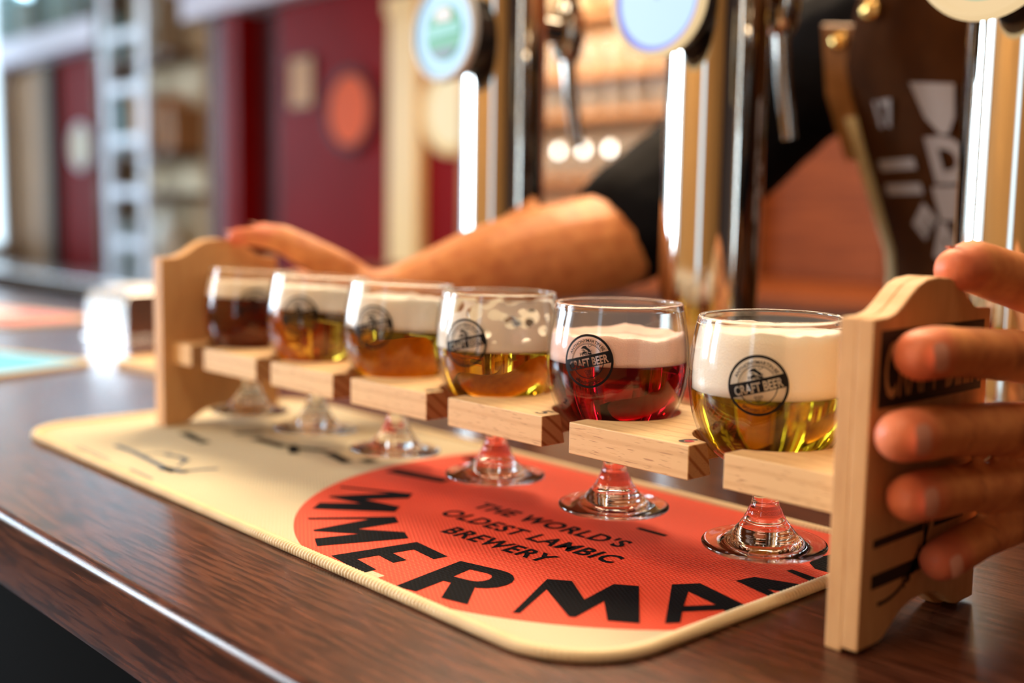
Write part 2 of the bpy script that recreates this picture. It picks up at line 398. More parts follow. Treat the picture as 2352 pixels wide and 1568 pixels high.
round_sign('round_sign', 'round orange sign with a dark rim on the red booth wall', -2660, 516, 128, plain('orange_enamel', (236, 96, 36), .7, .05, 4), M_maroon)
round_sign('round_sign', 'round glowing cream sign to the right of the wooden post', -2088, 486, 122, emit('cream_backlit_disc', (1, .80, .45), .8), M_post)
t = thing('framed_notice', 'small tan notice in a frame on the red booth wall', 'notice', (-2990, 2018, 640))
bm = bmesh.new(); box(bm, -80, 80, -8, 0, -90, 90); finish(bm, 'notice_sheet', plain('tan_card', (206, 150, 92), .6, .06, 5), t, bevel=1)
bm = bmesh.new()
for a in ((-90, -80, -14, 0, -100, 100), (80, 90, -14, 0, -100, 100), (-80, 80, -14, 0, 90, 100), (-80, 80, -14, 0, -100, -90)): box(bm, *a)
finish(bm, 'frame', M_maroon, t)

# left part of the back wall: brown door, red panel, second cornice
t = bpy.data.objects.new('door_1', None); COL.objects.link(t); t.location = Vector((-5800, 2050, -1100))*S; t['kind'] = 'structure'
part('door_leaf', (-6100, -5560, 2040, 2095, -1100, 900), plain('brown_door_paint', (152, 112, 74), .6, .15, 4), t)
part('door_post', (-5558, -5480, 2010, 2095, -1100, 930), plain('dark_door_post', (54, 44, 36), .6, .15, 4), t)
t = thing('red_wall_panel', 'narrow red panel on the back wall left of the ladder', 'panel', (-5280, 2050, -1100))
part('panel_board', (-5440, -4720, 2050, 2095, -1100, 940), M_red, t)
part('cornice', (-6100, -4700, 1940, 2095, 955, 1080), M_cornice, t)
round_sign('round_sign', 'small cream oval sign on the red panel behind the ladder', -5140, 470, 105, plain('cream_enamel', (232, 222, 192), .5, .04, 4), M_cornice, 2048)

# ladder leaning in front of the shelves
M_alu = plain('white_aluminium', (226, 232, 244), .35, .04, 10)
lad = thing('library_ladder', 'white metal ladder leaning against the shelves at the left', 'ladder', (-4250, 1885, -1100))
for sx_ in (-225, 205):
    bm = bmesh.new(); tube(bm, [(sx_-30 if sx_ < 0 else sx_-60, -120, 0), (sx_, 60, 1900), (sx_+8, 160, 2900)], 1, 4)
    for v_ in bm.verts: pass
    bm.free(); bm = bmesh.new()
    x0, x1 = (sx_+60 if sx_ < 0 else sx_-45), sx_
    Mx = Matrix(); 
    vs = box(bm, -32, 32, -14, 14, 0, 2950)
    for v_ in vs:
        k = v_.co.z/2950; v_.co.x += x0+(x1-x0)*k; v_.co.y += 4*k
    finish(bm, 'rail', M_alu, lad, bevel=4)
for i in range(12):
    z = 150+i*235; k = z/2950; bm = bmesh.new()
    box(bm, (-165+(-225+165)*k)+32, (160+(205-160)*k)-32, 4*k-13, 4*k+13, z-22, z+22); finish(bm, 'rung', M_alu, lad, bevel=5)

# stone recess with shelf boards and stored goods
M_shelf = plain('dark_shelf_wood', (104, 72, 48), .6, .2, 6)
sh = thing('wall_shelf', 'dark wooden shelving behind the ladder and in the stone recess', 'shelf', (-4250, 2000, -1100))
for z in (-250, 210, 395, 830, 1180): part('shelf_board', (-4695, -3910, 1925, 2098, z-18, z+18), M_shelf, sh)
for x in (-4680,): part('upright', (x-15, x+15, 1930, 2098, -1100, 1230), M_shelf, sh)
part('back_board', (-4660, -3880, 2085, 2099, -230, 1230), plain('pale_plaster_board', (226, 206, 170), .8, .12, 5), sh)
def crate(x, y, z, wd, h, dp, rgb, label):
    t = thing('storage_box', label, 'box', (x, y, z), 0, 'boxes stored on the dark wall shelving'); mt = plain('box_board', rgb, .7, .15, 12)
    bm = bmesh.new(); box(bm, -wd/2, wd/2, -dp/2, dp/2, 0, h*.8); finish(bm, 'box_body', mt, t, bevel=3)
    bm = bmesh.new(); box(bm, -wd/2-4, wd/2+4, -dp/2-4, dp/2+4, h*.8, h); finish(bm, 'lid', mt, t, bevel=3)
crate(-4190, 2010, 414, 230, 250, 150, (200, 140, 80), 'orange-brown box on the shelf right of the ladder')
crate(-3970, 2010, 414, 150, 190, 150, (168, 120, 76), 'small brown box at the right end of the shelf')
crate(-4480, 2010, 414, 200, 260, 150, (120, 160, 166), 'teal box on the shelf behind the ladder')
crate(-4560, 2010, 849, 240, 200, 150, (110, 140, 140), 'pale teal box on the upper shelf behind the ladder')
crate(-4150, 2010, 849, 260, 280, 150, (170, 150, 120), 'beige box on the upper shelf of the recess')
crate(-4450, 2010, -232, 260, 320, 150, (150, 160, 160), 'grey box on the lowest shelf behind the ladder')
bm = bmesh.new(); lathe(bm, [(0, 0), (150, 0), (160, 60), (140, 200), (70, 330), (20, 400), (0, 405)], 20)
for v_ in bm.verts: v_.co.y *= .5
for v_ in bm.verts:
    v_.co.x += 14*noise.noise(v_.co*.012); v_.co.y += 14*noise.noise(v_.co*.013+Vector((5, 5, 5)))
tag(finish(bm, 'paper_sack', plain('white_paper', (226, 220, 206), .8, .05, 5), smooth=True, loc=(-4110, 2005, -232)), 'white paper sack on the lowest shelf beside the red booth', 'sack')
for i, (x, h, rgb) in enumerate(((-5950, 260, (120, 150, 150)), (-5700, 200, (176, 196, 196)), (-5450, 300, (96, 110, 104)), (-5180, 240, (150, 180, 180)), (-4930, 210, (104, 116, 112)))):
    t = thing('storage_tin', ['teal tin leftmost on the left cornice', 'pale tin second on the left cornice', 'tall grey-green tin mid left cornice', 'light teal tin on the left cornice behind the ladder', 'dark grey tin at the right end of the left cornice'][i], 'tin', (x, 2000, 1081), 0, 'tins on the left cornice')
    mt = plain('tin_paint', rgb, .5, .15, 20); bm = bmesh.new(); lathe(bm, [(0, 0), (80, 0), (84, 4), (84, h), (0, h)], 20); finish(bm, 'tin_body', mt, t, smooth=True, auto=40)
    bm = bmesh.new(); lathe(bm, [(88, h-20), (88, h+4), (70, h+8), (0, h+8)], 20); finish(bm, 'lid', mt, t, smooth=True, auto=40)

# back-bar: counter, wood panelling, shelf rack with glassware
bb = thing('back_bar_counter', 'wooden back-bar counter along the wall behind the bartender', 'counter', (700, 1800, -1100))
part('cabinet', (-1880, 3200, 1540, 2095, -1100, -30), plain('dark_cabinet', (84, 60, 44), .5, .15, 4), bb)
part('worktop', (-1890, 3210, 1500, 2095, -28, 0), M_woodwall, bb, 4)
for i in range(11): part('wall_board', (-930+i*360, -574+i*360, 2070, 2098, 1, 1500), M_woodwall, bb, 3)
lo = thing('service_counter', 'low steel-topped service counter at the far left behind the bar', 'counter', (-4200, 1750, -1100))
part('cabinet', (-6100, -1990, 1560, 1840, -1100, -190), M_darkwall, lo); part('worktop', (-6110, -1980, 1500, 1850, -188, -150), M_steel, lo, 4)
gr = thing('glass_rack', 'wall shelves holding rows of glassware, seen between two tap columns', 'shelf', (-1480, 2050, 1))
M_rack = plain('pale_oak_shelf', (176, 126, 80), .5, .12, 8)
for z in (60, 250, 425, 535, 700, 900): part('shelf_board', (-1885, -960, 1900, 2083, z-11, z+11), M_rack, gr)
for x in (-1885, -960): part('upright', (x-12, x+12, 1880, 2098, 1, 1200), M_rack, gr)
part('back_board', (-1872, -973, 2085, 2098, 1, 1200), plain('light_oak_back', (240, 206, 160), .5, .1, 5), gr)
M_tumbler = mat('tumbler_glass', (1, .95, .88), .03, 0, Transmission_Weight=.75, IOR=1.45)
def far_glass():
    t = thing('tumbler', 'tumbler', 'glass', (0, 0, 0))
    bm = bmesh.new(); lathe(bm, [(0, 2), (24, 0), (27, 4), (33, 88), (30, 88), (24, 10), (0, 8)], 16); finish(bm, 'tumbler_wall', M_tumbler, t, smooth=True, auto=40)
    bm = bmesh.new(); lathe(bm, [(0, 8.5), (23.5, 10.5), (24, 14), (0, 14)], 16); finish(bm, 'thick_base', M_tumbler, t, smooth=True, auto=40)
    return t
proto = far_glass(); first = True
for zi, (z, nm) in enumerate(((261, 'lower'), (436, 'middle'), (546, 'upper'))):
    for j in range(11):
        x = -1840+j*83
        if first: o = proto; first = False
        else:
            o = proto.copy(); COL.objects.link(o)
            for ch in proto.children: c = ch.copy(); c.parent = o; COL.objects.link(c)
        o.location = Vector((x, 1965, z))*S; o['label'] = f"clear tumbler, {('leftmost', 'second from left', 'third from left', 'fourth from left', 'fifth from left', 'middle one', 'fifth from right', 'fourth from right', 'third from right', 'second from right', 'rightmost')[j]} on the {nm} shelf of the glass rack"; o['group'] = f'tumblers on the {nm} glass-rack shelf'
M_glint = emit('white_spotlight', (1, .93, .8), 9)  # small emitters added in place of white glints on the shelf glassware
def glint_point(i, x, z):
    t = thing('shelf_spotlight', ['left of the three small white spotlights under the glass-rack shelf', 'middle of the three small white spotlights under the glass-rack shelf', 'right of the three small white spotlights under the glass-rack shelf'][i], 'light', (x, 1915, z), 0, 'shelf spotlights')
    Mr = Matrix.Rotation(pi/2, 4, 'X')
    bm = bmesh.new(); lathe(bm, [(0, -4), (15, -4), (16, 6), (11, 9), (10, 4)], 16, M=Mr); finish(bm, 'lamp_ring', M_steel, t, smooth=True, auto=35)
    bm = bmesh.new(); lathe(bm, [(9.5, 3), (8, 9), (4, 12), (0, 13)], 16, M=Mr); finish(bm, 'lens', M_glint, t, smooth=True)
for i, x in enumerate((-1500, -1404, -1307)): glint_point(i, x, 331)
def bottle(x, y, z, h, r, rgb, label, cap=(200, 160, 60)):
    t = thing('bottle', label, 'bottle', (x, y, z), 0, 'bottles on the upper glass-rack shelves'); mt = mat('bottle_glass', srgb(*rgb), .05, 0, Transmission_Weight=.35, IOR=1.45)
    bm = bmesh.new(); lathe(bm, [(0, 0), (r*.9, 0), (r, 4), (r, h*.58), (r*.8, h*.68), (r*.36, h*.8), (r*.34, h*.95), (0, h*.95)], 18); finish(bm, 'bottle_body', mt, t, smooth=True, auto=50)
    bm = bmesh.new(); lathe(bm, [(r*1.01, h*.18), (r*1.01, h*.48)], 18); finish(bm, 'paper_label', plain('label_paper', (226, 206, 170), .6, .08, 30), t, smooth=True)
    bm = bmesh.new(); lathe(bm, [(r*.36, h*.93), (r*.42, h*.935), (r*.42, h), (0, h)], 14); finish(bm, 'cap', mat('cap', srgb(*cap), .3, .8), t, smooth=True, auto=40)
for i, (x, rgb, lb) in enumerate(((-1838, (120, 60, 20), 'brown bottle at the left end of the upper shelf'), (-1780, (210, 180, 130), 'pale bottle second on the upper shelf'), (-1680, (190, 120, 50), 'amber bottle third on the upper shelf'), (-1580, (30, 40, 70), 'dark blue bottle fourth on the upper shelf'), (-1480, (220, 190, 150), 'cream bottle fifth on the upper shelf'), (-1380, (160, 90, 40), 'rust bottle sixth on the upper shelf'), (-1280, (205, 170, 120), 'straw bottle seventh on the upper shelf'), (-1180, (90, 50, 30), 'dark brown bottle eighth on the upper shelf'))):
    bottle(x, 1990, 711, 175, 36, rgb, lb)

# pendant lamps, added out of view to warm the room and lift dark areas
M_lamp = emit('warm_lamp_globe', (1, .68, .36), 14)
for i, (x, y, z) in enumerate(((-1250, -1100, 1250), (-250, -1300, 1250), (-2400, -1100, 1250), (-4250, 1200, 1750), (-1000, 900, 1550))):
    t = thing('pendant_lamp', ['warm globe lamp over the front tables, left', 'warm globe lamp over the front tables, middle', 'warm globe lamp over the front tables, far left', 'warm globe lamp in front of the stone recess', 'warm globe lamp over the back bar'][i], 'lamp', (x, y, z), 0, 'pendant lamps')
    bm = bmesh.new(); bmesh.ops.create_uvsphere(bm, u_segments=20, v_segments=12, radius=85); finish(bm, 'lamp_globe', M_lamp, t, smooth=True)
    bm = bmesh.new(); lathe(bm, [(0, 78), (30, 78), (32, 120), (8, 130), (4, 135), (4, 2400-z-0.5), (0, 2400-z-.5)], 14); finish(bm, 'cord_and_cap', M_black, t, smooth=True, auto=40)
t = thing('strip_lamp', 'long warm strip lamp hanging over the front tables', 'lamp', (-350, -1550, 1100))
bm = bmesh.new(); box(bm, -520, 520, -40, 40, 0, 30); finish(bm, 'housing', M_black, t, bevel=4)
bm = bmesh.new(); box(bm, -505, 505, -34, 34, -10, -.5); finish(bm, 'diffuser', emit('warm_strip', (1, .74, .42), 30), t, bevel=3)
bm = bmesh.new(); tube(bm, [(-400, 0, 30), (-400, 0, 1299)], 3, 6); tube(bm, [(400, 0, 30), (400, 0, 1299)], 3, 6); finish(bm, 'hanger', M_black, t)

# ================================================================== the bar counter
ct = thing('bar_counter', 'long dark walnut bar counter with a rounded front edge', 'counter', (0, 0, 0))
bm = bmesh.new()
r = 4.5; sec = [(307, 0)]
for i in range(9): a = pi/2+(pi/2)*i/8; sec.append((-201.5+r+r*cos(a), -r+r*sin(a)))
for i in range(5): a = pi+(pi/2)*i/4; sec.append((-201.5+2+2*cos(a), -37.5+2+2*sin(a)))
sec += [(307, -37.5)]
fill_prism(bm, sec, -1330, 1500, 'x'); o = finish(bm, 'countertop', M_counter, ct, smooth=True, auto=50)
bm = bmesh.new(); box(bm, -1300, 1480, -90, 270, -1100, -38); finish(bm, 'base_cabinet', M_kick, ct)

# ================================================================== the woven bar mat
MATROT = radians(-1.0)
runner = thing('bar_mat', 'cream woven bar mat with an orange circle print and stitched edge', 'mat', (0, 0, 0))
def rrect(x0, x1, y0, y1, r, step=2.):
    pts = []
    def ln(a, b):
        n = max(1, int((Vector(b)-Vector(a)).length/step))
        for i in range(n): pts.append(tuple(Vector(a).lerp(Vector(b), i/n)))
    def arc(cx, cy, a0):
        n = max(4, int(r*pi/2/step))
        for i in range(n): a = a0+pi/2*i/n; pts.append((cx+r*cos(a), cy+r*sin(a)))
    ln((x0+r, y0), (x1-r, y0)); arc(x1-r, y0+r, -pi/2); ln((x1, y0+r), (x1, y1-r)); arc(x1-r, y1-r, 0)
    ln((x1-r, y1), (x0+r, y1)); arc(x0+r, y1-r, pi/2); ln((x0, y1-r), (x0, y0+r)); arc(x0+r, y0+r, pi)
    return pts
def rotp(p, c=(300, -25)):
    x, y = p[0]-c[0], p[1]-c[1]; return (c[0]+x*cos(MATROT)-y*sin(MATROT), c[1]+x*sin(MATROT)+y*cos(MATROT))
MX0, MX1, MY0, MY1 = -4, 512, -128, 78
out = [rotp(p) for p in rrect(MX0, MX1, MY0, MY1, 36, 8.)]
bm = bmesh.new(); fill_prism(bm, out, .4, 2.4, 'z'); finish(bm, 'woven_sheet', M_mat, runner)
path = [rotp(p) for p in rrect(MX0, MX1, MY0, MY1, 36, 0.55)]
bm = bmesh.new(); rad = []; acc = 0; pts3 = []
for i, p in enumerate(path):
    if i: acc += hypot(p[0]-path[i-1][0], p[1]-path[i-1][1])
    s_ = abs(sin(pi*acc/2.15+.35*noise.noise(Vector((acc*.05, 0, 0)))))
    rad.append(2.15+.95*s_**.6); pts3.append((p[0], p[1], 2.0))
tube(bm, pts3, rad, 10, closed=True)
for v_ in bm.verts: v_.co.z = max(v_.co.z, .05); v_.co.z = .05+(v_.co.z-.05)*.9
finish(bm, 'stitched_edge', M_piping, runner, smooth=True)

def G(name):
    """simple letterforms in a unit box: list of closed outlines (first is filled, others cut)"""
    if name == 'M': return 1.12, [[(0, 0), (.07, 0), (.20, .70), (.50, .02), (.56, .02), (.76, .50), (.84, 0), (1.12, 0), (1.04, 1), (.80, 1), (.58, .50), (.40, 1), (.16, 1)]]
    if name == 'E': return .66, [[(0, 0), (.66, 0), (.64, .17), (.24, .17), (.25, .42), (.54, .42), (.54, .58), (.26, .58), (.27, .83), (.66, .83), (.66, 1), (.06, 1)]]
    if name == 'T': return .74, [[(.25, 0), (.49, 0), (.49, .82), (.74, .82), (.74, 1), (0, 1), (0, .82), (.25, .82)]]
    if name == 'I': return .24, [[(0, 0), (.24, 0), (.22, 1), (.02, 1)]]
    if name == 'N': return .86, [[(0, 0), (.09, 0), (.16, .66), (.62, 0), (.86, 0), (.80, 1), (.72, 1), (.68, .40), (.30, 1), (.06, 1)]]
    if name == 'A': return .98, [[(0, 0), (.14, 0), (.24, .26), (.62, .26), (.68, 0), (.98, 0), (.66, 1), (.38, 1)], [(.30, .40), (.60, .40), (.47, .78)]]
    if name == 'R':
        o = [(0, 0), (.25, 0), (.27, .40), (.36, .40), (.54, 0), (.84, 0), (.62, .43)]
        for i in range(9): a = -1.2+i*(pi/2+1.2)/8; o.append((.54+.29*cos(a), .70+.30*sin(a)))
        o += [(.04, 1)]
        h = [(.27, .56), (.46, .56)]
        for i in range(7): a = -pi/2+i*pi/6; h.append((.48+.12*cos(a), .70+.14*sin(a)))
        h += [(.27, .84)]; return .84, [o, h]
    if name == 'S':
        o = []
        for i in range(12): a = radians(30+i*20); o.append((.36+.34*cos(a), .74+.27*sin(a)))
        for i in range(10): a = radians(80-i*26); o.append((.34+.16*cos(a), .28+.14*sin(a)))
        return .70, [[(.66, .80), (.62, .95), (.42, 1.02), (.2, .99), (.06, .86), (.04, .68), (.14, .54), (.42, .42), (.44, .28), (.34, .18), (.18, .2), (.04, .28), (.02, .08), (.2, -.01), (.46, 0), (.64, .14), (.68, .34), (.6, .5), (.32, .64), (.28, .76), (.38, .84), (.52, .8)]]
bm = bmesh.new()
for ch, deg in (('T', 168.5), ('I', 191), ('M', 217.5), ('M', 242), ('E', 262.5), ('R', 283), ('M', 306), ('A', 326.5), ('N', 347), ('S', 366)):
    wd, outs = G(ch); a = radians(deg); rb = 147.; H = 41.; k = H*1.0
    es = []
    for ol in outs:
        # subdivide long edges a little, then place: x along the arc (counter-clockwise), y towards the centre
        vs = []
        for x, y in ol:
            X = (x-wd/2)*k*1.02; Y = y*H
            px = CX+(rb-Y)*cos(a)-X*sin(a); py = CY+(rb-Y)*sin(a)+X*cos(a)
            vs.append(bm.verts.new((px, py, 2.55)))
        es += [bm.edges.new((vs[i], vs[(i+1) % len(vs)])) for i in range(len(vs))]
    bmesh.ops.triangle_fill(bm, use_beauty=True, use_dissolve=False, edges=es)
# keep the print inside the mat
c_, s_ = cos(MATROT), sin(MATROT)
for nrm, d0 in (((0, 1), MY1-2), ((1, 0), MX1-2)):
    n3 = Vector((nrm[0]*c_-nrm[1]*s_, nrm[0]*s_+nrm[1]*c_, 0))
    p0 = rotp((MX1-2 if nrm[0] else 300, MY1-2 if nrm[1] else 0))
    bmesh.ops.bisect_plane(bm, geom=bm.verts[:]+bm.edges[:]+bm.faces[:], plane_co=(p0[0], p0[1], 0), plane_no=n3, clear_outer=True)
finish(bm, 'large_lettering', M_ink, runner)
bm = bmesh.new()
for body, cx_, by, sz, rot in (("THE WORLD'S", 381, -22, 15.5, 2.8), ('OLDEST LAMBIC', 387, -42.5, 15.5, 2.8), ('BREWERY', 389, -62.5, 15.5, 2.8)):
    vs, fs = text2d(body, sz, .45, 1.12); a = radians(rot)
    add2d(bm, vs, fs, lambda x, y: (cx_+x*.86*cos(a)-y*sin(a), by+x*.86*sin(a)+y*cos(a), 2.55))
for x0, x1, y in ((413, 430, 9),): box(bm, x0, x1, y, y+3, 2.5, 2.55)
finish(bm, 'small_lettering', M_ink, runner)
# faint blue-grey line art and fine print on the left part
bm = bmesh.new()
def stroke(pts, wd, z=2.55):
    for (x0, y0), (x1, y1) in zip(pts, pts[1:]):
        d = Vector((x1-x0, y1-y0, 0)); n_ = Vector((-d.y, d.x, 0)).normalized()*wd/2
        q = [Vector((x0, y0, z))+n_, Vector((x0, y0, z))-n_, Vector((x1, y1, z))-n_, Vector((x1, y1, z))+n_]; bm.faces.new([bm.verts.new(t_) for t_ in q])
stroke([(84, -97), (108, -97), (130, -99), (152, -101), (172, -103)], 4.1)
stroke([(158, -103), (172, -100), (176, -96)], 7.6); stroke([(174, -99), (176, -88), (180, -80)], 3.4)
stroke([(128, -86), (140, -82), (152, -84)], 3.7); stroke([(120, -97), (122, -86), (128, -82)], 2.0); stroke([(150, -84), (160, -94)], 2.0)
vs, fs = text2d('ppppooo   oooppp', 5, .1); stroke([(74, -119), (96, -120)], 1.4); stroke([(100, -120), (150, -121.5)], 1.4); stroke([(154, -121.5), (184, -122.5)], 1.4)
stroke([(74, -115.5), (120, -117)], 1.0); stroke([(150, -118), (180, -119)], 1.4)
finish(bm, 'line_drawing', M_blueink, runner)
bm = bmesh.new()
# big dark lettering strokes below the left glasses
for x, y, ln, wd, a in ((72, -46, 30, 7, -8), (104, -50, 8, 7, -8), (118, -20, 34, 8, 2), (150, -12, 26, 6, -30), (158, -16, 24, 6, 25), (184, -8, 30, 7, -12), (212, -2, 10, 9, 0), (96, -22, 18, 6, 60)):
    a = radians(a); stroke([(x, y), (x+ln*cos(a), y+ln*sin(a))], wd)
finish(bm, 'dark_lettering', M_ink, runner)

# ================================================================== the wooden flight carrier
PITCH = 81.37; ZT, ZB, YF, YB = 59.3, 45.5, -40.05, 36.
rack = thing('beer_flight_carrier', 'long beech beer-flight carrier with two tall end panels', 'carrier', (0, 0, 0))
def board_outline(R, inset=0):
    pts = [(47.9, YF)]
    for k in range(1, 7):
        c = k*PITCH; s_ = 8.3
        a0 = -math.acos(s_/R) - 0
        a_l = pi+math.acos(s_/R)          # left meeting point of slot and hole
        x_l = c-s_; yl = -math.sqrt(R*R-s_*s_)
        pts += [(x_l, YF), (x_l, yl)]
        st = atan2(yl, -s_); en = atan2(yl, s_)
        st = st+2*pi if st < 0 else st     # go clockwise over the back of the hole
        en = en if en < 0 else en
        n = 26
        for i in range(1, n): a = st+(en-st)*i/n; pts.append((c+R*cos(a), R*sin(a)))
        pts += [(c+s_, yl), (c+s_, YF)]
    pts += [(547.2, YF), (547.2, YB), (47.9, YB)]
    return pts
bm = bmesh.new(); fill_prism(bm, board_outline(26.4), ZB, ZT, 'z', top=board_outline(29.7)); finish(bm, 'slotted_board', M_beech, rack, bevel=.45)
def end_profile(z0, dz=0):
    top = [(-47.6, 115.6), (-38, 115.9), (-33, 117.0), (-28, 119.6), (-23, 123.0), (-18, 125.9), (-12, 127.8), (-3.5, 128.5), (5, 127.8), (11, 125.9), (16, 123.0), (21, 119.6), (26, 117.0), (31, 115.9), (40.6, 115.6)]
    bot = [(40.6, z0), (27, z0), (22, z0+1.4), (17, z0+4.6), (11, z0+8.0), (4, z0+9.8), (-3.5, z0+10.2), (-11, z0+9.8), (-18, z0+8.0), (-24, z0+4.6), (-29, z0+1.4), (-34, z0), (-47.6, z0)]
    return top+bot
for xa, xb, z0, z1 in ((35.9, 47.9, 2.6, 2.6), (547.2, 559.5, 0.05, 1.6)):
    bm = bmesh.new()
    if z0 == z1: fill_prism(bm, end_profile(z0), xa, xb, 'x')
    else: fill_prism(bm, end_profile(z0), xa, xa+6.2, 'x'); fill_prism(bm, end_profile(z1), xa+6.2, xb, 'x')
    finish(bm, 'end_panel', M_panel, rack, bevel=.7, seg=3)
bm = bmesh.new()
for k, ch in ((4, '4'), (5, '5')):
    vs, fs = text2d(ch, 12, .3); add2d(bm, vs, fs, lambda x, y: (k*PITCH-15+x, -36+y, ZT+.06))
finish(bm, 'printed_number', M_woodprint, rack)
bm = bmesh.new(); vs, fs = text2d('6', 12, .5); add2d(bm, vs, fs, lambda x, y: (6*PITCH-15+x, -36+y, ZT+.06)); finish(bm, 'printed_number', M_woodprint, rack)
bm = bmesh.new(); vs, fs = ring2d(0.01, 2.0, n=20); add2d(bm, vs, fs, lambda x, y: (6*PITCH-14+x, -32.4+y, ZT+.09)); finish(bm, 'red_dot', M_redprint, rack)

# round emblem: ring, slanted band with cut-out words, arc texts, bird
def emblem2d(Ro, fine=True):
    """2-D bmesh of the emblem, radius Ro"""
    q = Ro/11.8; bm = bmesh.new(); z0 = lambda x, y: (x, y, 0)
    add2d(bm, *ring2d(10.75, 11.8, n=72), z0); add2d(bm, *ring2d(7.35, 7.6, radians(38), radians(205), 40), z0); add2d(bm, *ring2d(7.2, 7.6, radians(-148), radians(8), 40), z0)
    add2d(bm, *ring2d(7.85, 7.98, radians(38), radians(205), 40), z0)
    T = radians(15); c, s = cos(T), sin(T)
    def tilt(p, sh=0): return (p[0]*c-p[1]*s, p[0]*s+p[1]*c)
    half = 10.9
    outl = []
    for i in range(9): y = -2.7+5.2*i/8; outl.append((-math.sqrt(10.9**2-y*y), y))
    for i in range(9): y = 2.5-5.2*i/8; outl.append((math.sqrt(10.9**2-y*y), y))
    vs, fs = text2d('CRAFT BEER', 4.7, .14, 1.0); mx = max(v_[0] for v_ in vs); kx = 9.6/mx
    vs = [(x*kx, y*1.05-2.15) for x, y in vs]
    v2, f2 = text2d('FINEST', 2.0, .03, 1.0); 
    b2 = bmesh.new(); knock(b2, outl, [(vs, fs)]); 
    for v_ in b2.verts: x, y = tilt((v_.co.x, v_.co.y)); v_.co = (x, y, 0)
    tmp = bpy.data.meshes.new('tmp'); b2.to_mesh(tmp); b2.free(); bm.from_mesh(tmp); bpy.data.meshes.remove(tmp)
    add2d(bm, [tilt((x, y+2.75)) for x, y in v2], f2, z0)
    add2d(bm, *arc_text('ANTHONYMARTIN.BE', 1.9, 8.35, radians(98), .03, spacing=.98), z0)
    add2d(bm, *arc_text('BREWERS GUILD', 1.75, 10.2, radians(-88), .03, True), z0)
    # bird with a crest of feathers, and a hop cone
    for pts in ([(-3.6, 5.2), (-2.6, 6.4), (-1.2, 6.7), (-.4, 5.9), (.9, 5.2), (1.6, 4.2), (.6, 4.0), (-.6, 4.9), (-1.8, 5.3)], [(-3.4, 4.6), (-2.2, 5.0), (-1.0, 4.5), (-2.0, 4.4)], [(-2.6, 4.0), (-1.4, 4.3), (-.2, 3.7), (-1.2, 3.4), (-2.6, 2.6)], [(-.2, 3.5), (1.4, 3.9), (2.2, 3.2), (1.0, 2.9)],
                [(.2, 6.2), (.5, 6.1), (1.9, 7.0), (1.8, 7.2)], [(-.1, 6.3), (.1, 6.3), (.3, 7.2), (.1, 7.2)]):
        bm.faces.new([bm.verts.new((x, y, 0)) for x, y in pts])
    for ax, ay in ((-.9, -4.5), (.3, -4.3), (1.4, -4.1), (-.3, -5.5), (.9, -5.3), (.3, -6.3)):
        add2d(bm, *ring2d(.32, .55, n=10), lambda x, y: (x+ax+.2, y+ay, 0))
    for v_ in bm.verts: v_.co *= q
    bmesh.ops.triangulate(bm, faces=[f for f in bm.faces if len(f.verts) > 4]); slice2d(bm, 1.4*q, 12.6*q)
    me = bpy.data.meshes.new('emblem_flat'); bm.to_mesh(me); bm.free(); return me
EMB = emblem2d(11.8)
# black print on the outer face of the right end panel: a band with cut-out words, a small line, framed lines and an arc
bm = bmesh.new(); vs, fs = text2d('CRAFT BEER', 27, .4); mx = max(v_[0] for v_ in vs); vs = [(x*37/mx, y+3.4) for x, y in vs]
knock(bm, [(-40, 0), (38, 0), (38, 26.5), (-40, 26.5)], [(vs, fs)])
add2d(bm, *text2d('BREWERS GUILD', 8.6, .25), lambda x, y: (x*1.05, y-11.5, 0))
for v_ in bm.verts: x, y = v_.co.x, v_.co.y; v_.co = (559.62, x-2.5, 85+y)
finish(bm, 'printed_words', M_woodprint, rack)
bm = bmesh.new()
for a in ((-38, -2, -48.5, -45.5), (-38, -2, -63, -58), (-1.5, .8, -63, -45.5), (6, 30, -48.5, -46)): q_ = [(a[0], a[2]), (a[1], a[2]), (a[1], a[3]), (a[0], a[3])]; bm.faces.new([bm.verts.new((x, y, 0)) for x, y in q_])
add2d(bm, *ring2d(33.5, 35, radians(-95), radians(-10), 30), lambda x, y: (x-30, y-35, 0)); add2d(bm, *arc_text('FINEST', 6, 36, radians(-50), .2, True), lambda x, y: (x-30, y-35, 0))
for v_ in bm.verts: x, y = v_.co.x, v_.co.y; v_.co = (559.62, x-2.5, 85+y)
finish(bm, 'printed_lines', M_woodprint, rack)

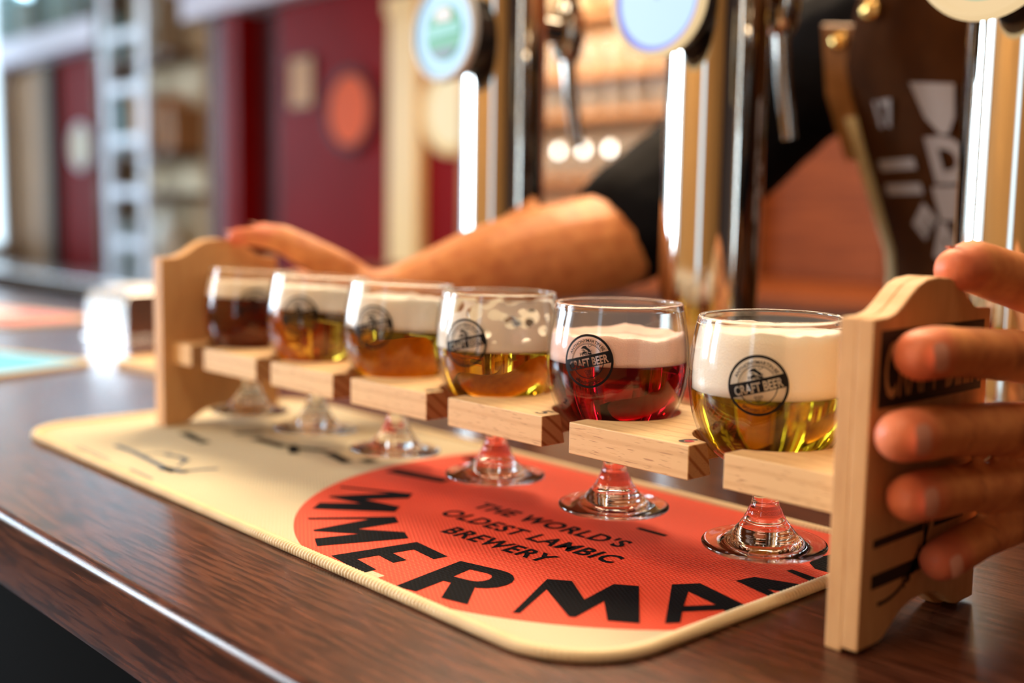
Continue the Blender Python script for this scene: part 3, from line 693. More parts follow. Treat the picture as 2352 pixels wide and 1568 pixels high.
# ================================================================== glasses
PO_FOOT = [(0, 13.5), (12, 13.5), (20, 13.4), (24.4, 13.3), (25.4, 13.5), (25.8, 14.1), (25.6, 14.8), (24.8, 15.15), (22.5, 15.4), (19.5, 15.75), (16.5, 16.4), (14.6, 17.4), (13.4, 18.8)]
PO_STEM = [(13.4, 18.8), (12.4, 19.8), (11.6, 21.0), (10.6, 22.0), (9.9, 23.2), (8.9, 24.4), (8.3, 25.8), (7.4, 27.2), (6.9, 28.8), (6.0, 30.4), (5.5, 32.5), (5.2, 35.5), (5.2, 39.0), (5.8, 42.2), (7.4, 44.4)]
PO_BOWL = [(7.4, 44.4), (10.5, 45.9), (14.5, 47.7), (18.5, 50.0), (22.3, 53.0), (25.6, 56.6), (28.2, 60.8), (30.2, 65.8), (31.6, 71.5), (32.45, 78.0), (32.6, 83), (32.3, 89.0), (31.5, 96), (30.4, 102.5), (29.4, 107.2), (29.25, 108.2), (28.95, 108.9), (28.5, 109.1), (28.1, 108.8), (27.95, 108.0), (28.4, 106), (29.6, 100), (30.5, 94), (31.1, 88), (31.3, 82), (31.1, 77.5), (30.2, 71.8), (28.8, 66.5), (26.8, 61.8), (24.2, 57.8), (20.9, 54.4), (17.0, 51.8), (12.5, 49.8), (7.5, 48.5), (0, 48.1)]
Z0 = 13.3
def dens(p, n=2):
    """Catmull-Rom densified profile"""
    out = []
    for i in range(len(p)-1):
        a, b, c, d = p[max(0, i-1)], p[i], p[i+1], p[min(len(p)-1, i+2)]
        for k in range(n):
            t = k/n; out.append(tuple(.5*((2*b[j])+(-a[j]+c[j])*t+(2*a[j]-5*b[j]+4*c[j]-d[j])*t*t+(-a[j]+3*b[j]-3*c[j]+d[j])*t**3) for j in (0, 1)))
    out.append(p[-1]); return [(max(0, r_), z) for r_, z in out]
BOWL = dens(PO_BOWL, 3)
def r_at(z, inner):
    pr_ = PO_BOWL[18:][::-1] if inner else PO_BOWL[:17]
    for (r0, z0), (r1, z1) in zip(pr_, pr_[1:]):
        if z0 <= z <= z1: return r0+(r1-r0)*(z-z0)/(z1-z0+1e-9)
    return pr_[-1][0] if z > pr_[-1][1] else pr_[0][0]
def shift(p): return [(r_, z-Z0) for r_, z in p]
def set_normals_seam(o): pass
gm = {}
def glass_meshes():
    for nm, pf in (('foot', dens(PO_FOOT, 2)), ('stem', dens(PO_STEM, 2)), ('bowl', BOWL)):
        bm = bmesh.new(); lathe(bm, shift(pf), 96)
        me = bpy.data.meshes.new(nm)
        for v_ in bm.verts: v_.co *= S
        bmesh.ops.recalc_face_normals(bm, faces=bm.faces[:])
        # make sure open pieces face outwards: the outer wall must point away from the axis
        f0 = max(bm.faces, key=lambda f: f.calc_center_median().xy.length)
        if f0.normal.xy.dot(f0.calc_center_median().xy) < 0: bmesh.ops.reverse_faces(bm, faces=bm.faces[:])
        bm.to_mesh(me); bm.free(); me.materials.append(M_thin if nm == 'bowl' else M_glass)
        if nm == 'bowl':
            me.materials.append(M_glass)
            for p in me.polygons:
                if p.center.z > (105.2-Z0)*S: p.material_index = 1
        for p in me.polygons: p.use_smooth = True
        gm[nm] = me
glass_meshes()
def add_glass(k, label, beer_col, z_beer, z_foam, foam_col, emb_deg, off=(0, 0), tilt=(0, 0), lacing=None, foam_dip=2.5, bumpy=.8):
    t = thing('beer_glass', label, 'glass', (k*PITCH+off[0], off[1], Z0), 0, 'tasting glasses in the wooden carrier')
    t.rotation_euler = (radians(tilt[0]), radians(tilt[1]), 0)
    for nm in ('bowl', 'stem', 'foot'):
        o = bpy.data.objects.new(nm, gm[nm]); COL.objects.link(o); o.parent = t
    # beer: fills the bowl, its skin a hair inside the glass wall
    prof = [(r_+.25 if r_ > .01 else 0, z-.2) for r_, z in dens(PO_BOWL[19:][::-1], 3) if z <= z_beer]
    prof += [(r_at(z_beer, True)+.25, z_beer), (0, z_beer)]
    bm = bmesh.new(); lathe(bm, shift(prof), 96); finish(bm, 'beer', liquid('beer_%d' % k, beer_col), t, smooth=True, auto=50)
    # foam: wall-hugging body with a soft uneven top
    n, rings = 72, []
    bm = bmesh.new(); zs = [z_beer+.02+(z_foam-z_beer)*i/6 for i in range(7)]
    def h(a, f): 
        x, y = cos(a)*f*3+k*7, sin(a)*f*3
        return bumpy*(1.6*noise.noise(Vector((x*.6, y*.6, 3.)))+.8*noise.noise(Vector((x*1.7, y*1.7, 1.)))+.35*noise.noise(Vector((x*5, y*5, 2.))))
    low = [bm.verts.new((0, 0, z_beer+.02-Z0))]
    prev = None
    for f in (.5, 1.):
        ring = [bm.verts.new((f*(r_at(z_beer, True)-.15)*cos(2*pi*i/n), f*(r_at(z_beer, True)-.15)*sin(2*pi*i/n), z_beer+.02-Z0)) for i in range(n)]
        for i in range(n):
            j = (i+1) % n
            if prev is None: bm.faces.new((low[0], ring[j], ring[i]))
            else: bm.faces.new((prev[i], prev[j], ring[j], ring[i]))
        prev = ring
    for q in range(1, 7):
        ring = []
        for i in range(n):
            a = 2*pi*i/n; z = z_beer+(z_foam+h(a, 1.)-z_beer)*q/6; z = min(z, 108); rr = r_at(z, True)-.15
            ring.append(bm.verts.new((rr*cos(a), rr*sin(a), z-Z0)))
        for i in range(n): j = (i+1) % n; bm.faces.new((prev[i], prev[j], ring[j], ring[i]))
        prev = ring
    for f, dz in ((.96, .35), (.9, -.3), (.82, -1.0), (.7, -1.8), (.55, -2.3), (.38, -2.5), (.2, -2.5)):
        ring = []
        for i in range(n):
            a = 2*pi*i/n; z = z_foam+h(a, f)+dz*foam_dip/2.5; z = min(z, 108); rr = (r_at(z, True)-.15)*f
            ring.append(bm.verts.new((rr*cos(a), rr*sin(a), z-Z0)))
        for i in range(n): j = (i+1) % n; bm.faces.new((prev[i], prev[j], ring[j], ring[i]))
        prev = ring
    c_ = bm.verts.new((0, 0, z_foam-foam_dip-Z0))
    for i in range(n): bm.faces.new((prev[i], prev[(i+1) % n], c_))
    finish(bm, 'foam', foam_mat('foam_%d' % k, foam_col), t, smooth=True)
    if lacing:
        mt = foam_mat('foam_lacing', foam_col); 
        vt = N(mt, 'ShaderNodeTexVoronoi', feature='F1'); L(mt, coords(mt, (1, 1, 1.25)), vt.inputs['Vector']); vt.inputs['Scale'].default_value = lacing[2]; vt.inputs['Randomness'].default_value = .8
        s_ = N(mt, 'ShaderNodeSeparateXYZ'); tc = N(mt, 'ShaderNodeTexCoord'); L(mt, tc.outputs['Object'], s_.inputs[0])
        zf = math_n(mt, 'DIVIDE', math_n(mt, 'SUBTRACT', s_.outputs[2], (lacing[0]-Z0)*S), (lacing[1]-lacing[0])*S)
        nz = noise_tex(mt, coords(mt), 70, 3); thr = math_n(mt, 'ADD', math_n(mt, 'MULTIPLY_ADD', zf, .36, .24), math_n(mt, 'MULTIPLY_ADD', nz, .3, -.15))
        L(mt, math_n(mt, 'GREATER_THAN', vt.outputs['Distance'], thr), P(mt).inputs['Alpha'])
        bm = bmesh.new(); lathe(bm, [(r_at(lacing[0]+(lacing[1]-lacing[0])*i/8, True)-.12, lacing[0]+(lacing[1]-lacing[0])*i/8-Z0) for i in range(9)], 72)
        finish(bm, 'foam_lacing', mt, t, smooth=True)
    # emblem wrapped on the outer wall
    bm = bmesh.new(); bm.from_mesh(EMB); a0 = radians(emb_deg); ze = 85.2
    for v_ in bm.verts:
        x, y = v_.co.x, v_.co.y; z = ze+y; rr = r_at(z, False)+.12; a = a0+x/32.6
        v_.co = (rr*cos(a), rr*sin(a), z-Z0)
    finish(bm, 'printed_emblem', M_print, t)
    return t
add_glass(1, 'leftmost tasting glass, dark amber-brown beer under cream foam', (.40, .05, .006), 90.4, 101.0, srgb(250, 238, 216), -28, off=(0, -2), tilt=(-2.5, 0))
add_glass(2, 'second tasting glass from the left, hazy golden-brown beer under white foam', (.80, .40, .04), 88.1, 102.0, srgb(252, 246, 234), -56, off=(0, -3.5), tilt=(-3, 0))
add_glass(3, 'third tasting glass from the left, deep golden beer under white foam', (.84, .50, .035), 83.7, 101.0, srgb(252, 246, 234), -66, off=(0, -3.5), tilt=(-3, 0))
add_glass(4, 'golden beer with large bubbles in its foam, left of the red one', (.86, .50, .03), 80.8, 86.5, srgb(252, 246, 234), -73, off=(0, -.5), tilt=(-.5, 0), lacing=(84.5, 105.5, 105), foam_dip=1.)
add_glass(5, 'tasting glass of deep ruby-red beer under pale pink foam', (.36, .0012, .006), 82.8, 95.0, srgb(254, 218, 206), -72.5, bumpy=1.3, foam_dip=3)
add_glass(6, 'rightmost tasting glass, clear yellow-gold beer under tall cream foam', (.88, .66, .02), 79.2, 103.6, srgb(254, 246, 230), -64, off=(0, 2.), tilt=(1, 0), bumpy=1.2, foam_dip=2)

# ================================================================== beer taps
def tap(x, label, face):
    t = thing('beer_tap_column', label, 'beer tap', (x, 240, 0), 0, 'chrome tap columns on the bar')
    bm = bmesh.new(); lathe(bm, [(34, 8), (34, 380), (33, 392), (28, 402), (18, 409), (0, 412)], 64); finish(bm, 'column', M_chrome, t, smooth=True, auto=50)
    bm = bmesh.new(); lathe(bm, [(0, .1), (46, .1), (47, 2), (46, 6), (38, 9), (34, 12)], 64); finish(bm, 'base_flange', M_chrome, t, smooth=True, auto=40)
    Mr = Matrix.Translation((0, -34, 286)) @ Matrix.Rotation(pi/2, 4, 'X')
    bm = bmesh.new(); lathe(bm, [(22, -4), (22, 8), (33, 14), (36, 22), (36, 27), (0, 27)], 48, M=Mr); h_ = finish(bm, 'medallion_housing', M_black, t, smooth=True, auto=40)
    bm = bmesh.new(); lathe(bm, [(33.5, 31.5), (35.5, 32.5), (37.5, 31), (38, 28), (37, 26), (34, 26)], 64, M=Mr); finish(bm, 'rim', face['rim'], h_, smooth=True)
    for nm, r0, r1, zz, mt in face['disc']:
        bm = bmesh.new(); vs, fs = ring2d(r0, r1, n=56); add2d(bm, vs, fs, lambda a, b: (a, b, zz)); bmesh.ops.transform(bm, matrix=Mr, verts=bm.verts[:]); finish(bm, nm, mt, h_)
    for nm, pts, mt in face.get('marks', []):
        bm = bmesh.new(); bm.faces.new([bm.verts.new((a, b, 30.6)) for a, b in pts]); bmesh.ops.transform(bm, matrix=Mr, verts=bm.verts[:]); finish(bm, nm, mt, h_)
    # faucet on the bartender's side: shank, body, hanging spout, handle
    bm = bmesh.new(); tube(bm, [(0, 32, 302), (0, 60, 302)], 11, 20); finish(bm, 'shank', M_chrome, t, smooth=True, auto=50)
    bm = bmesh.new(); lathe(bm, [(0, -26), (9, -26), (12, -20), (15, -8), (15, 10), (11, 20), (8, 26), (0, 26)], 24, c=(0, 72, 304)); f_ = finish(bm, 'faucet_body', M_chrome, t, smooth=True, auto=50)
    bm = bmesh.new(); lathe(bm, [(0, 331), (10, 331), (11, 335), (10, 340), (0, 340)], 20, c=(0, 72, 0)); finish(bm, 'collar', M_brass, t, smooth=True, auto=40)
    bm = bmesh.new(); tube(bm, [(2, 72, 280), (3, 75, 250), (6, 82, 206)], [6.0, 5.8, 5.6], 18); finish(bm, 'spout', M_chrome, t, smooth=True, auto=50)
    bm = bmesh.new(); tube(bm, [(0, 72, 340), (0, 68, 362), (0, 60, 394), (0, 56, 414)], [6, 9, 12, 10], 18); finish(bm, 'handle', M_black, t, smooth=True, auto=50)
    return t
E_blue = emit('pale_blue_lit_ring', (.45, .74, .95), .72); E_green = emit('green_lit_disc', (.02, .36, .13), .75); E_white = emit('white_lit_disc', (.56, .80, 1.0), .85)
E_mint = emit('mint_lit_disc', (.55, .85, .55), .55); E_cream = emit('cream_lit_ring', (1, .72, .38), .75); E_aqua = emit('aqua_lit_band', (.25, .75, .6), .6)
E_grey = emit('grey_lit_panel', (.12, .2, .2), .6); E_violet = emit('violet_lit_ring', (.30, .34, 1.0), .8); E_pink = emit('blush_lit_disc', (.9, .75, .66), .7)
M_rimc = mat('cream_chrome_rim', (.9, .78, .6), .12, 1.)
tap(68, 'chrome tap column with a green and pale blue lit medallion', dict(rim=mat('pale_plastic_rim', (.62, .68, .74), .45), disc=[('outer_ring', 21, 34, 29.5, E_blue), ('green_disc', .01, 21, 29.5, E_green)],
    marks=[('aqua_band', [(-19, -4), (19, -1), (19, 6), (-19, 4)], E_aqua), ('blush_spot', [(-9, 8), (9, 8), (10, 15), (5, 19), (-5, 19), (-10, 15)], E_pink), ('grey_base', [(-16, -12), (16, -11), (9, -18.5), (0, -20.5), (-9, -18.5)], E_grey)]))
tap(278, 'chrome tap column with a glowing blue-white medallion', dict(rim=E_cream, disc=[('outer_ring', 30, 34, 29.5, E_violet), ('white_disc', .01, 30, 29.5, E_white)],
    marks=[('small_crest', [(-7, 6), (0, -2), (7, 6), (4, 16), (0, 10), (-4, 16)], E_violet)]))
tap(487, 'chrome tap column with a mint-lit medallion, right edge of the photo', dict(rim=E_cream, disc=[('outer_ring', 28, 34, 29.5, E_cream), ('mint_disc', .01, 28, 29.5, E_mint)]))

# ================================================================== other things on the counter
def small_mat(label, x0, x1, y0, y1, m_top, loc, rz):
    t = thing('bar_mat', label, 'mat', loc, rz); o2 = rrect(x0, x1, y0, y1, 12, 6.)
    bm = bmesh.new(); fill_prism(bm, o2, .3, 2.6, 'z'); finish(bm, 'woven_sheet', m_top, t)
    bm = bmesh.new(); tube(bm, [(p[0], p[1], 2.4) for p in o2], 2.3, 8, closed=True); finish(bm, 'stitched_edge', M_piping, t, smooth=True)
    return t
t = small_mat('pale blue bar mat with a tan edge at the far left of the counter', -560, 0, -110, 92, plain('pale_blue_weave', (96, 190, 236), .6, .08, 20), (-262, -38, 0), radians(19))
bm = bmesh.new(); box(bm, -520, -330, -60, 30, 2.6, 2.75); finish(bm, 'white_print', plain('white_weave', (226, 232, 236), .6, .04, 20), t)
t = small_mat('pink and white bar mat at the back left of the counter', -300, 0, -65, 65, plain('pink_weave', (222, 128, 132), .6, .1, 20), (-690, 165, 0), radians(12))
bm = bmesh.new(); box(bm, -280, -130, -45, 45, 2.6, 2.75); finish(bm, 'white_print', plain('white_weave', (226, 232, 236), .6, .04, 20), t)
t = thing('napkin_dispenser', 'shiny steel napkin dispenser behind the left end of the carrier', 'dispenser', (-484, 183, 0), radians(12))
bm = bmesh.new(); fill_prism(bm, [(-45, 4), (45, 4), (45, 46), (38, 56), (-38, 56), (-45, 46)], -36, 36, 'x'); finish(bm, 'casing', M_steel, t, bevel=2.5, seg=3)
bm = bmesh.new(); box(bm, -39, 39, -48, 48, .1, 4); finish(bm, 'foot_plate', M_steel, t, bevel=1)
bm = bmesh.new(); box(bm, -28, 28, -28, 28, 54, 60); finish(bm, 'napkin_stack', plain('white_napkin', (244, 248, 252), .7, .02, 20), t, bevel=2)
t = thing('wooden_paddle', 'pale beech serving paddle lying behind the left end panel', 'paddle', (-215, 92, 0), radians(6))
bm = bmesh.new(); fill_prism(bm, rrect(-62, 62, -30, 30, 12, 4.), .1, 7, 'z'); finish(bm, 'blade', M_beech, t, bevel=1)
bm = bmesh.new(); box(bm, 62, 120, -11, 11, .1, 7); finish(bm, 'handle', M_beech, t, bevel=2)

# ================================================================== the bartender
def capsule(bm, a, b, ra, rb, seg=16):
    """tapered round link between two points with ball ends"""
    a, b = Vector(a), Vector(b); d = b-a; ln = d.length
    q = Vector((0, 0, 1)).rotation_difference(d) if ln > 1e-6 else Matrix.Identity(3).to_quaternion()
    Mx = Matrix.Translation(a) @ q.to_matrix().to_4x4()
    prof = [(max(0, ra*cos(t)), ra*sin(t)) for t in [-pi/2+pi/2*i/5 for i in range(6)]]
    prof += [(max(0, rb*cos(t)), ln+rb*sin(t)) for t in [pi/2*i/5 for i in range(6)]]
    prof[0] = (0, -ra); prof[-1] = (0, ln+rb)
    lathe(bm, prof, seg, M=Mx)
def chain(bm, pts):
    for (a, ra), (b, rb) in zip(pts, pts[1:]): capsule(bm, a, b, ra, rb)
def ellipsoid(bm, c, rad, rot=None):
    vs = bmesh.ops.create_uvsphere(bm, u_segments=20, v_segments=12, radius=1.)['verts']
    M4 = Matrix.Translation(c) @ (rot or Matrix.Identity(4)) @ Matrix.Diagonal((*rad, 1)); bmesh.ops.transform(bm, matrix=M4, verts=vs)
def low_z(z): return z-42*min(1, max(0, (z-130)/150))
def lower(bm):
    for v_ in bm.verts: v_.co.z = low_z(v_.co.z)
def fuse(bm, voxel, smooth=4, disp=None):
    """melt overlapping pieces into one skin; returns a bmesh in mm"""
    me = bpy.data.meshes.new('f'); bmesh.ops.recalc_face_normals(bm, faces=bm.faces[:]); bm.to_mesh(me); bm.free()
    o = bpy.data.objects.new('f', me); COL.objects.link(o)
    r_ = o.modifiers.new('r', 'REMESH'); r_.mode = 'VOXEL'; r_.voxel_size = voxel
    s_ = o.modifiers.new('s', 'SMOOTH'); s_.factor = .5; s_.iterations = smooth
    dg = bpy.context.evaluated_depsgraph_get(); m2 = bpy.data.meshes.new_from_object(o.evaluated_get(dg))
    b2 = bmesh.new(); b2.from_mesh(m2); bpy.data.objects.remove(o); bpy.data.meshes.remove(me); bpy.data.meshes.remove(m2)
    if disp:
        for v_ in b2.verts: v_.co += v_.normal*disp(v_.co)
    return b2
def join_bm(dst, src):
    me = bpy.data.meshes.new('j'); src.to_mesh(me); src.free(); dst.from_mesh(me); bpy.data.meshes.remove(me)

person = thing('person', 'bartender in a black t-shirt and brown printed apron gripping both carrier ends', 'person', (385, 480, -1100))
PO = Vector((385, 480, -1100))
body = bmesh.new()
# --- near hand (bartender's left, right edge of the photo): fingers flat on the outer face of the end panel
bm = bmesh.new()
FX = 568.6
IDX = [((FX, -33.5, 103.6), 8.9), ((FX, -22, 103.8), 9.4), ((FX+.5, -4, 102.6), 9.0), ((FX+1.5, 27, 99.6), 9.9), ((FX+7, 52, 96), 10.2), ((FX+20, 82, 93), 12)]
MID = [((FX, -42.5, 77.3), 9.0), ((FX, -30, 76.9), 9.6), ((FX+.6, -8, 75.2), 9.2), ((FX+2.5, 32, 71.6), 10.2), ((FX+9, 56, 69.4), 10.6), ((FX+24, 90, 70), 12.5)]
RNG = [((FX-.2, -33, 54.9), 8.6), ((FX, -20, 54.2), 9.2), ((FX+.6, 4, 52.4), 8.8), ((FX+2.5, 37, 49.0), 9.7), ((FX+9, 58, 48), 10.1), ((FX+22, 92, 49), 12)]
PNK = [((FX-1, -7, 27.5), 7.5), ((FX-.6, 4, 28.6), 8.1), ((FX-.2, 22, 30.4), 7.9), ((FX+2, 46, 32.6), 8.6), ((FX+8, 62, 33.5), 9), ((FX+20, 90, 33), 11)]
THB = [((557, 15, 130.5), 8.4), ((557, 28, 131.5), 10.2), ((561, 48, 127), 10.8), ((573, 72, 120), 12), ((588, 92, 105), 15), ((600, 116, 88), 17)]
for c in (IDX, MID, RNG, PNK, THB): chain(bm, c)
ellipsoid(bm, (596, 112, 66), (15, 32, 36)); ellipsoid(bm, (588, 98, 88), (14, 22, 18)); ellipsoid(bm, (596, 124, 46), (15, 26, 18))
chain(bm, [((598, 120, 66), 26), ((604, 150, 66), 25), ((606, 172, 70), 24), ((612, 215, 82), 27), ((622, 275, 108), 35), ((634, 345, 140), 40), ((634, 352, 146), 41), ((600, 420, 215), 45), ((560, 480, 272), 50)])
join_bm(body, fuse(bm, 1.7, 8))
# --- far hand (bartender's right) resting on top of the left end panel
bm = bmesh.new()
for pts_ in ([((54.5, 4, 129.5), 6.6), ((63, 12, 130.5), 7.0), ((72, 26, 127), 7.4), ((84, 44, 117), 9.5), ((90, 64, 103), 12)],
             [((62, 20, 133.5), 6.8), ((70, 32, 131.5), 7.2), ((80, 46, 123), 8.5), ((92, 66, 108), 12)],
             [((60, 33, 130), 6.6), ((68, 44, 127), 7.0), ((80, 58, 118), 8.5), ((92, 76, 104), 11)],
             [((58, 46, 121), 6.0), ((66, 56, 118), 6.4), ((78, 68, 111), 7.5), ((92, 84, 100), 10)],
             [((46, 56, 100), 7.4), ((58, 62, 97), 8.2), ((74, 68, 94), 9.5), ((92, 80, 92), 13)]):
    chain(bm, pts_)
ellipsoid(bm, (90, 72, 98), (14, 22, 15), Matrix.Rotation(radians(-25), 4, 'Z'))
chain(bm, [((91, 70, 96), 17), ((98, 88, 87), 20.5), ((104, 106, 88), 22), ((110, 126, 93), 26), ((119, 172, 107), 32), ((128, 231, 118), 38), ((134, 285, 125), 41), ((136, 300, 129), 42), ((150, 385, 188), 46), ((178, 470, 262), 50)])
join_bm(body, fuse(bm, 2.0, 16))
# --- head, neck, trunk, legs
bm = bmesh.new(); HX, HY = 380, 470
chain(bm, [((385, 500, 300), 70), ((383, 492, 370), 54), ((381, 482, 430), 56)])
ellipsoid(bm, (HX, HY, 510), (75, 94, 108)); ellipsoid(bm, (HX, HY-28, 462), (56, 62, 55)); ellipsoid(bm, (HX, HY-60, 430), (26, 22, 20))
ellipsoid(bm, (HX, HY-96, 492), (11, 17, 24)); ellipsoid(bm, (HX, HY-101, 482), (15, 12, 10)); ellipsoid(bm, (HX, HY-84, 530), (50, 16, 12)); ellipsoid(bm, (HX, HY-84, 456), (24, 9, 6)); ellipsoid(bm, (HX, HY-83, 447), (22, 9, 6))
for s_ in (-1, 1):
    ellipsoid(bm, (HX+s_*76, HY+6, 496), (9, 18, 31)); ellipsoid(bm, (HX+s_*38, HY-74, 486), (22, 16, 16))
for s_, ex in ((-1, 190), (1, 560)): chain(bm, [((385, 505, 310), 70), ((385+s_*110, 500, 330), 60), ((ex, 475, 316), 52)])
chain(bm, [((385, 505, 270), 112), ((415, 535, 130), 104), ((425, 552, -30), 110), ((425, 556, -110), 114)])
for s_ in (-1, 1): chain(bm, [((425+s_*62, 552, -110), 88), ((390+s_*78, 500, -560), 58), ((390+s_*84, 515, -1000), 42), ((390+s_*86, 515, -1060), 38), ((390+s_*90, 440, -1075), 26)])
lower(bm); join_bm(body, fuse(bm, 6.0, 4))
for v_ in body.verts: v_.co -= PO
tips = [Vector(c[0][0]) for c in (IDX, MID, RNG, PNK, THB)]+[Vector(p) for p in ((54.5, 4, 129.5), (62, 20, 133.5), (60, 33, 130))]
knk = [Vector(c[3][0])+Vector((c[3][1]*.8, -3, 0)) for c in (IDX, MID, RNG, PNK)]
folds = [(Vector(c[2][0]), (Vector(c[1][0])-Vector(c[3][0])).normalized()) for c in (IDX, MID, RNG, PNK)]
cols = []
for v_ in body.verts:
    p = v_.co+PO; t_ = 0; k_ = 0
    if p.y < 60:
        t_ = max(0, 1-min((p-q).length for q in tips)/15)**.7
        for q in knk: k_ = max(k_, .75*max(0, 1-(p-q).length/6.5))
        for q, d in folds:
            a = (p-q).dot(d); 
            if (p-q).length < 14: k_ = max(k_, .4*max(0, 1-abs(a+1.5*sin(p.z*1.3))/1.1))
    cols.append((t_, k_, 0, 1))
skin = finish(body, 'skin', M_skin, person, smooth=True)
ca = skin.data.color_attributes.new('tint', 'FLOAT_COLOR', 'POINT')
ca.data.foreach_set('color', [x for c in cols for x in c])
# nails
def nail(p, d, nrm, ln, wd, drop=0.):
    bm = bmesh.new(); p, d, nrm = Vector(p), Vector(d).normalized(), Vector(nrm).normalized(); sd = d.cross(nrm).normalized()
    grid = []
    for i in range(7):
        u_ = -1+2*i/6; row = []
        for j in range(7):
            w_ = -1+2*j/6; tt = w_*math.sqrt(max(0, 1-.55*abs(u_)**3))
            row.append(bm.verts.new(p+d*(u_*ln/2)+sd*(tt*wd/2)+nrm*(1.0-.9*tt*tt*wd*wd/4/7.5/2.6-.3*u_*u_)-PO))
        grid.append(row)
    for i in range(6):
        for j in range(6): bm.faces.new((grid[i][j], grid[i+1][j], grid[i+1][j+1], grid[i][j+1]))
    finish(bm, 'fingernail', M_nail, person, smooth=True)
for c, ln, wd in ((IDX, 12, 10.5), (MID, 12.5, 11), (RNG, 11.5, 10.5), (PNK, 10, 8.5)):
    a, b = Vector(c[0][0]), Vector(c[1][0]); d = (a-b).normalized(); nail(a+d*2.2+Vector((c[0][1]-.5, 0, .5)), d, (1, -.34, .14), ln*.85, wd*.92)
nail((557, 20, 129.2+8.4), (0, -1, .1), (.2, 0, 1), 13, 12)
nail((51.5, 2.5, 133), (-.7, -.6, .1), (-.3, -.2, 1), 9, 8.5); nail((59, 18, 138), (-.7, -.6, .3), (-.3, -.1, 1), 9, 9)
# eyes and hair
for s_ in (-1, 1):
    bm = bmesh.new(); ellipsoid(bm, Vector((HX+s_*32, HY-84, 468))-PO, (12, 9, 8)); e_ = finish(bm, 'eye', mat('eye_white', (.85, .83, .8), .2), person, smooth=True)
    bm = bmesh.new(); ellipsoid(bm, Vector((HX+s_*32, HY-92, 467))-PO, (5, 2.5, 5)); finish(bm, 'iris', mat('brown_iris', (.05, .025, .012), .2), e_, smooth=True)
bm = bmesh.new(); ellipsoid(bm, (HX, HY+14, 545), (82, 96, 82)); ellipsoid(bm, (HX, HY+45, 505), (74, 62, 75)); ellipsoid(bm, (HX, HY-40, 592), (62, 50, 26))
lower(bm); b2 = fuse(bm, 5., 3, lambda c: 3*noise.noise(c*.05))
for v_ in b2.verts: v_.co -= PO
finish(b2, 'hair', M_hair, person, smooth=True)
# t-shirt
bm = bmesh.new()
chain(bm, [((385, 505, 280), 124), ((415, 535, 130), 117), ((425, 552, -60), 122)])
for s_, ex in ((-1, 190), (1, 560)): chain(bm, [((385, 505, 322), 80), ((385+s_*110, 500, 335), 72), ((ex, 475, 314), 64)])
lower(bm)
chain(bm, [((180, 478, 268), 62), ((152, 392, 186), 55), ((140, 318, 142), 50)])
chain(bm, [((560, 478, 272), 64), ((602, 418, 214), 57), ((630, 360, 158), 52)])
b2 = fuse(bm, 5., 3, lambda c: 2.6*noise.noise(c*.02)+1.2*noise.noise(c*.05))
for v_ in b2.verts: v_.co -= PO
finish(b2, 'black_t_shirt', M_shirt, person, smooth=True)
bm = bmesh.new(); chain(bm, [((425, 552, -90), 126), ((425, 552, -150), 124)])
for s_ in (-1, 1): chain(bm, [((425+s_*62, 552, -150), 96), ((390+s_*78, 500, -560), 68), ((390+s_*84, 512, -1010), 54)])
b2 = fuse(bm, 7., 3)
for v_ in b2.verts: v_.co -= PO
finish(b2, 'trousers', M_trouser, person, smooth=True)
for s_ in (-1, 1):
    bm = bmesh.new(); chain(bm, [((390+s_*86, 520, -1062), 38), ((390+s_*92, 400, -1066), 33)]); b2 = fuse(bm, 5., 3)
    for v_ in b2.verts: v_.co.z = max(v_.co.z, -1099.5)
    for v_ in b2.verts: v_.co -= PO
    finish(b2, 'shoe', M_black, person, smooth=True)
# apron
def ap(th, z):          # point on the apron shell; th measured from the front (-y), positive to +x
    rx = 146+10*max(0, (100-z)/300); ry = 132+12*max(0, (100-z)/300)
    k = min(1, max(0, (270-z)/150)); return Vector((388+34*k+rx*sin(th), 500+38*k-ry*cos(th)-6, z))
def half(z):
    if z > 230: return .62+(1.12-.62)*max(0, (330-z)/100)
    return 1.12+.35*min(1, (230-z)/200)
bm = bmesh.new(); rows = []
zs = [322-i*18 for i in range(46)]
for z in zs:
    hh = half(z); rows.append([bm.verts.new(ap(-hh+2*hh*j/32, z)-PO+Vector((0, 2.0*noise.noise(Vector((j*.3, z*.01, 0))), 0))) for j in range(33)])
for a, b in zip(rows, rows[1:]):
    for j in range(32): bm.faces.new((a[j], a[j+1], b[j+1], b[j]))
o = finish(bm, 'apron', M_apron, person, smooth=True); sd = o.modifiers.new('s', 'SOLIDIFY'); sd.thickness = .0022
apron = o
bm = bmesh.new()
for s_ in (-1, 1): tube(bm, [ap(s_*half(z), z)-PO+Vector((0, -3, 0)) for z in zs[5:]], 7.5, 8)
finish(bm, 'edge_tape', M_cream, apron, smooth=True)
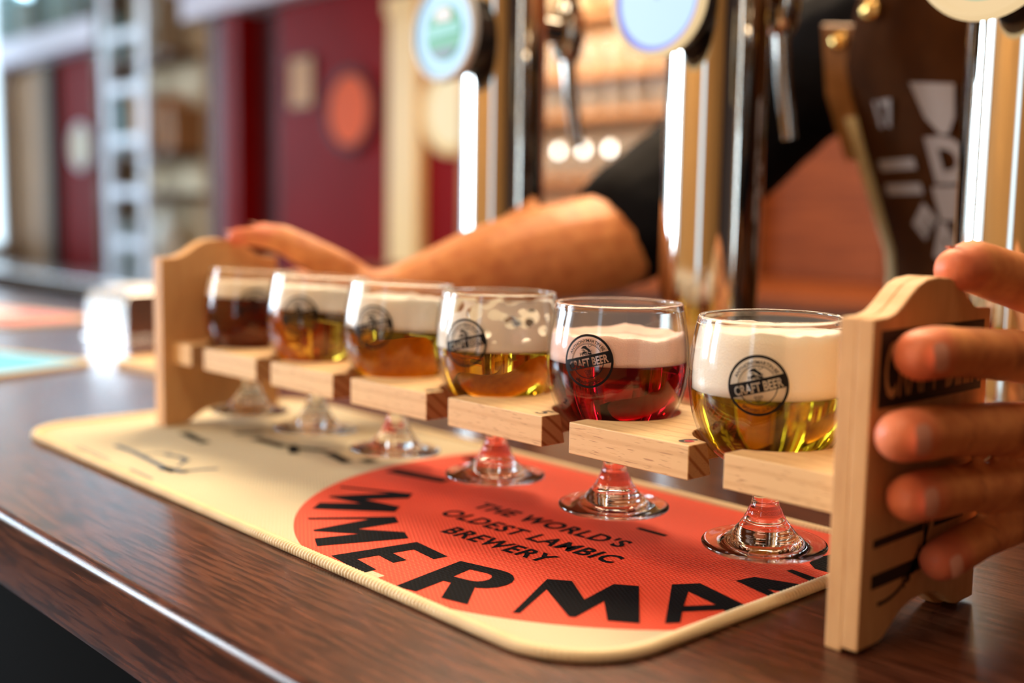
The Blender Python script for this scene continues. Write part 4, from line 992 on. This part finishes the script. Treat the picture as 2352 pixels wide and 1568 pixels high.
def strap(name, pts, wd, m_):
    bm = bmesh.new(); prev = None
    for i, p in enumerate(pts):
        p = Vector(p); q = Vector(pts[min(i+1, len(pts)-1)])-Vector(pts[max(0, i-1)]); sd_ = Vector((1, 0, 0)); sd_ = (sd_-q.normalized()*sd_.dot(q.normalized())).normalized()
        cur = [bm.verts.new(p-sd_*wd/2-PO), bm.verts.new(p+sd_*wd/2-PO)]
        if prev: bm.faces.new((prev[0], prev[1], cur[1], cur[0]))
        prev = cur
    o = finish(bm, name, m_, apron); s2 = o.modifiers.new('s', 'SOLIDIFY'); s2.thickness = .004; return o
strap('strap', [ap(-.52, 312)+Vector((0, -6, 0)), (318, 380, 335), (325, 425, 368), (335, 480, 385)], 34, M_leather)
strap('strap', [ap(.52, 312)+Vector((0, -6, 0)), (458, 380, 335), (450, 425, 368), (440, 480, 385)], 34, M_leather)
strap('pocket_strap', [ap(-.95, 300)+Vector((-2, -6, 0)), ap(-1.1, 250)+Vector((-2, -6, 0)), ap(-1.25, 200)+Vector((-3, -6, 0))], 26, M_leather)
for th, z in ((-.52, 300), (.52, 300), (-.98, 288)):
    bm = bmesh.new(); ellipsoid(bm, ap(th, z)+Vector((0, -8, 0))-PO, (8, 4, 8)); finish(bm, 'rivet', M_brass, apron, smooth=True)
bm = bmesh.new()
def apr(vs, fs, th0, z0, k=1., rot=0.):
    c, s = cos(rot), sin(rot); add2d(bm, vs, fs, lambda x, y: ap(th0+(x*c-y*s)*k/140, z0+(x*s+y*c)*k)+Vector((0, -3.5, 0))-PO)
T0 = -.27
apr([(-17, 17), (17, 13), (11, -9), (3, -20), (-3, -20), (-12, -8)], [(0, 1, 2, 3, 4, 5)], T0+.08, 229)
apr(*text2d('17', 26, 1.), T0-.30, 218)
apr(*text2d('D', 40, 2.6), T0+.06, 178)
apr([(-24, 4), (24, 4), (24, -4), (-24, -4)], [(0, 1, 2, 3)], T0-.32, 190); apr([(-24, 4), (24, 4), (24, -4), (-24, -4)], [(0, 1, 2, 3)], T0-.32, 172)
apr([(-18, 12), (18, 12), (18, -12), (-18, -12)], [(0, 1, 2, 3)], T0+.05, 161)
apr(*text2d('E', 30, 2.), T0-.26, 142, 1, radians(-50)); apr(*text2d('M', 36, 3.), T0-.10, 118, 1, radians(-30))
finish(bm, 'apron_print', M_whiteprint, apron)
